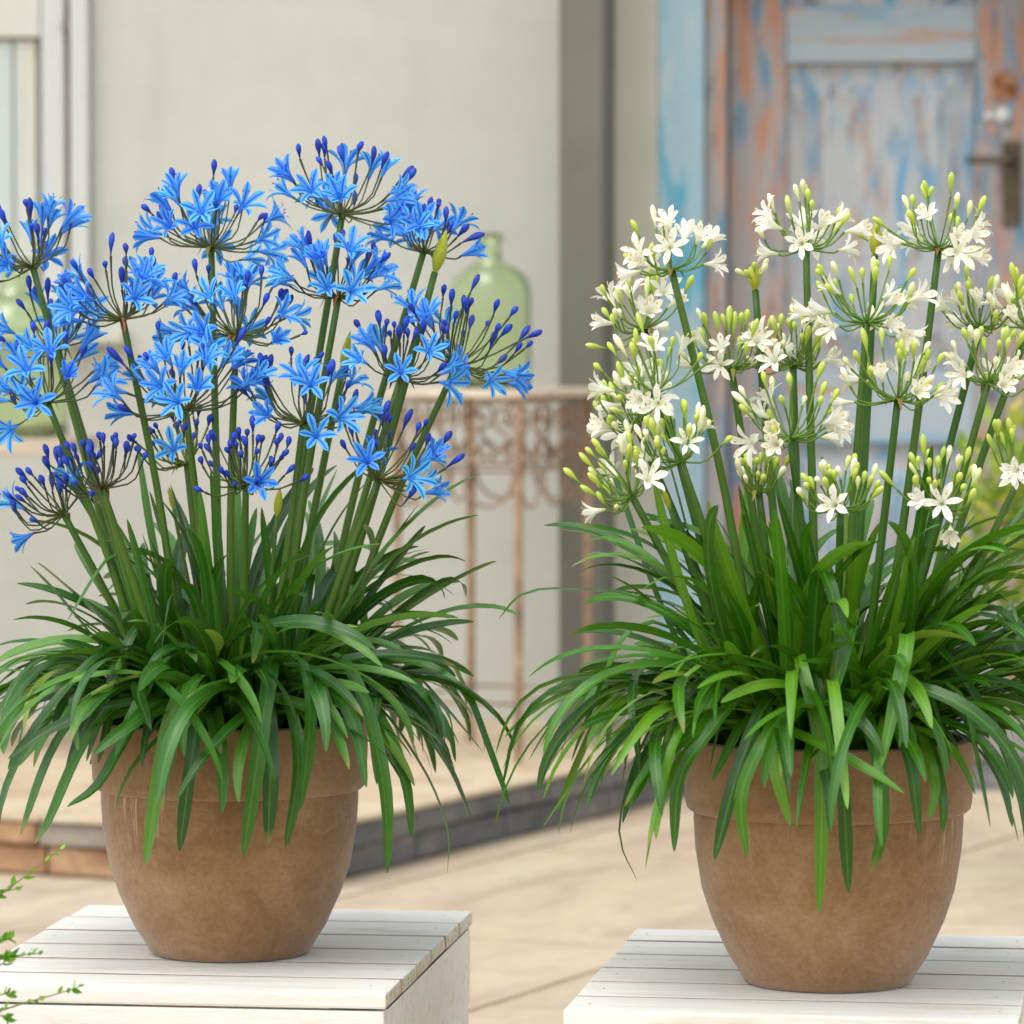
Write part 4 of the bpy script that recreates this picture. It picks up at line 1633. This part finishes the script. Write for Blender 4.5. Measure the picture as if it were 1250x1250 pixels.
sheath_stem(white, PR, D_R, 'white', 1068, 312, .06, 44, 22, rw_, burst=3)
sheath_stem(white, PR, D_R, 'white', 818, 622, -.06, 32, 10, rw_, r_stem=.0024)

# ------------------------------------------------------------------ shrub behind at the right edge
rs_ = random.Random(5)
SP = at(1268, 720, 8.6)
shrub = empty("leafy_shrub", (SP.x, SP.y, 0))
tag(shrub, "blurred yellow-green shrub by the door at the right edge", "shrub")
V, Fc = [], []
for i in range(5):
    a = i * 1.26
    tube(V, Fc, catmull([Vector((0, 0, 0)), Vector((.03 * math.cos(a), .03 * math.sin(a), .35)), Vector((.14 * math.cos(a), .14 * math.sin(a), .72))], 6), [.008, .007, .006, .005, .004, .003, .002], 6)
mesh_obj("branches", V, Fc, M['twig'], shrub)
V, Fc = [], []
for i in range(700):
    u = rs_.random() ** 0.5
    a, b = rs_.uniform(0, 6.283), rs_.uniform(-1, 1)
    p = Vector((0.20 * u * math.cos(a) * math.sqrt(1 - b * b), 0.20 * u * math.sin(a) * math.sqrt(1 - b * b), 0.66 + 0.26 * u * b))
    d = (p - Vector((0, 0, .5))).normalized() + Vector((rs_.uniform(-.7, .7), rs_.uniform(-.7, .7), rs_.uniform(-.6, .4)))
    x, y, z = frame_from(d.normalized())
    L_, W_ = rs_.uniform(.04, .065), rs_.uniform(.012, .019)
    n = len(V)
    V += [p, p + z * L_ * .45 + x * W_, p + z * L_, p + z * L_ * .45 - x * W_, p + z * L_ * .45 - y * .004]
    Fc += [(n, n + 1, n + 4), (n + 1, n + 2, n + 4), (n + 2, n + 3, n + 4), (n + 3, n, n + 4)]
fo = mesh_obj("foliage", V, Fc, M['shrub'], shrub, smooth=False)
fo["kind"] = "stuff"

# ------------------------------------------------------------------ small-leaved twigs in the left foreground
TD = 4.22
tb = at(-90, 1180, TD)
twig = empty("twiggy_shrub", (tb.x, tb.y, 0))
tag(twig, "small-leaved green twigs reaching in at the lower left corner", "shrub")
rt = random.Random(17)
V, Fc = [], []
for (vx, vy, vz) in ((-.03, 0.02, 0), (0.0, 0.0, 0), (.02, -.01, 0)):
    tube(V, Fc, catmull([Vector((vx, vy, 0)), Vector((vx * 1.5, vy, .3)), Vector((vx * 2.5, vy, tb.z + .12))], 8), [.005] * 5 + [.004, .003, .002, .0012], 6)
mesh_obj("main_stems", V, Fc, M['twig'], twig)
off = Vector((tb.x, tb.y, 0))
lv, lf = [], []
for k in range(7):
    t = k / 6
    w = math.sin(math.pi * (0.06 + 0.94 * t) ** 0.8) * 0.5 if k < 6 else 0.02
    for u in (-1, 0, 1):
        lv.append(Vector((u * w * 0.55, 0.10 * abs(u) - 0.18 * t * t, t)))
for k in range(6):
    for j in range(2):
        a = k * 3 + j
        lf.append((a, a + 1, a + 4, a + 3))
lm = bpy.data.meshes.new("leaf")
lm.from_pydata([tuple(v) for v in lv], [], lf)
lm.polygons.foreach_set("use_smooth", [True] * len(lm.polygons))
lm.materials.append(M['twigleaf'])
TW = [
    [(-70, 1128), (-10, 1098), (22, 1076), (74, 1036)],
    [(-70, 1135), (-20, 1105), (0, 1090), (20, 1085)],
    [(-75, 1170), (-30, 1158), (0, 1150), (16, 1144)],
    [(-75, 1200), (-30, 1190), (0, 1178), (14, 1166)],
    [(-75, 1195), (-30, 1178), (10, 1168), (46, 1164)],
    [(-75, 1255), (-20, 1240), (25, 1226), (60, 1216), (96, 1205)],
    [(-75, 1262), (-30, 1250), (0, 1240), (10, 1244)],
    [(-75, 1230), (-30, 1218), (0, 1214), (14, 1212)],
]
for i, tw in enumerate(TW):
    dd0 = rt.uniform(-.05, .05)
    P = catmull([at(x, y, TD + dd0) - off for x, y in tw], 18)
    V, Fc = [], []
    tube(V, Fc, P, [.0013 - .0008 * k / 18 for k in range(19)], 5)
    to = mesh_obj("twig", V, Fc, M['twig'], twig)
    for k in range(3, 19):
        p = P[k]
        t = (P[min(k + 1, 18)] - P[k - 1]).normalized()
        for sgn in (-1, 1):
            if rt.random() < 0.42:
                continue
            x, y, z = frame_from(t)
            d = (t * 0.9 + (x * math.cos(k * 1.57) + y * math.sin(k * 1.57)) * sgn * 0.9 + Vector((0, 0, .15))).normalized()
            share("leaf", lm, to, Matrix.Translation(p) @ basis(d, rt.uniform(0, 6)) @ Matrix.Scale(rt.uniform(.006, .0105), 4))
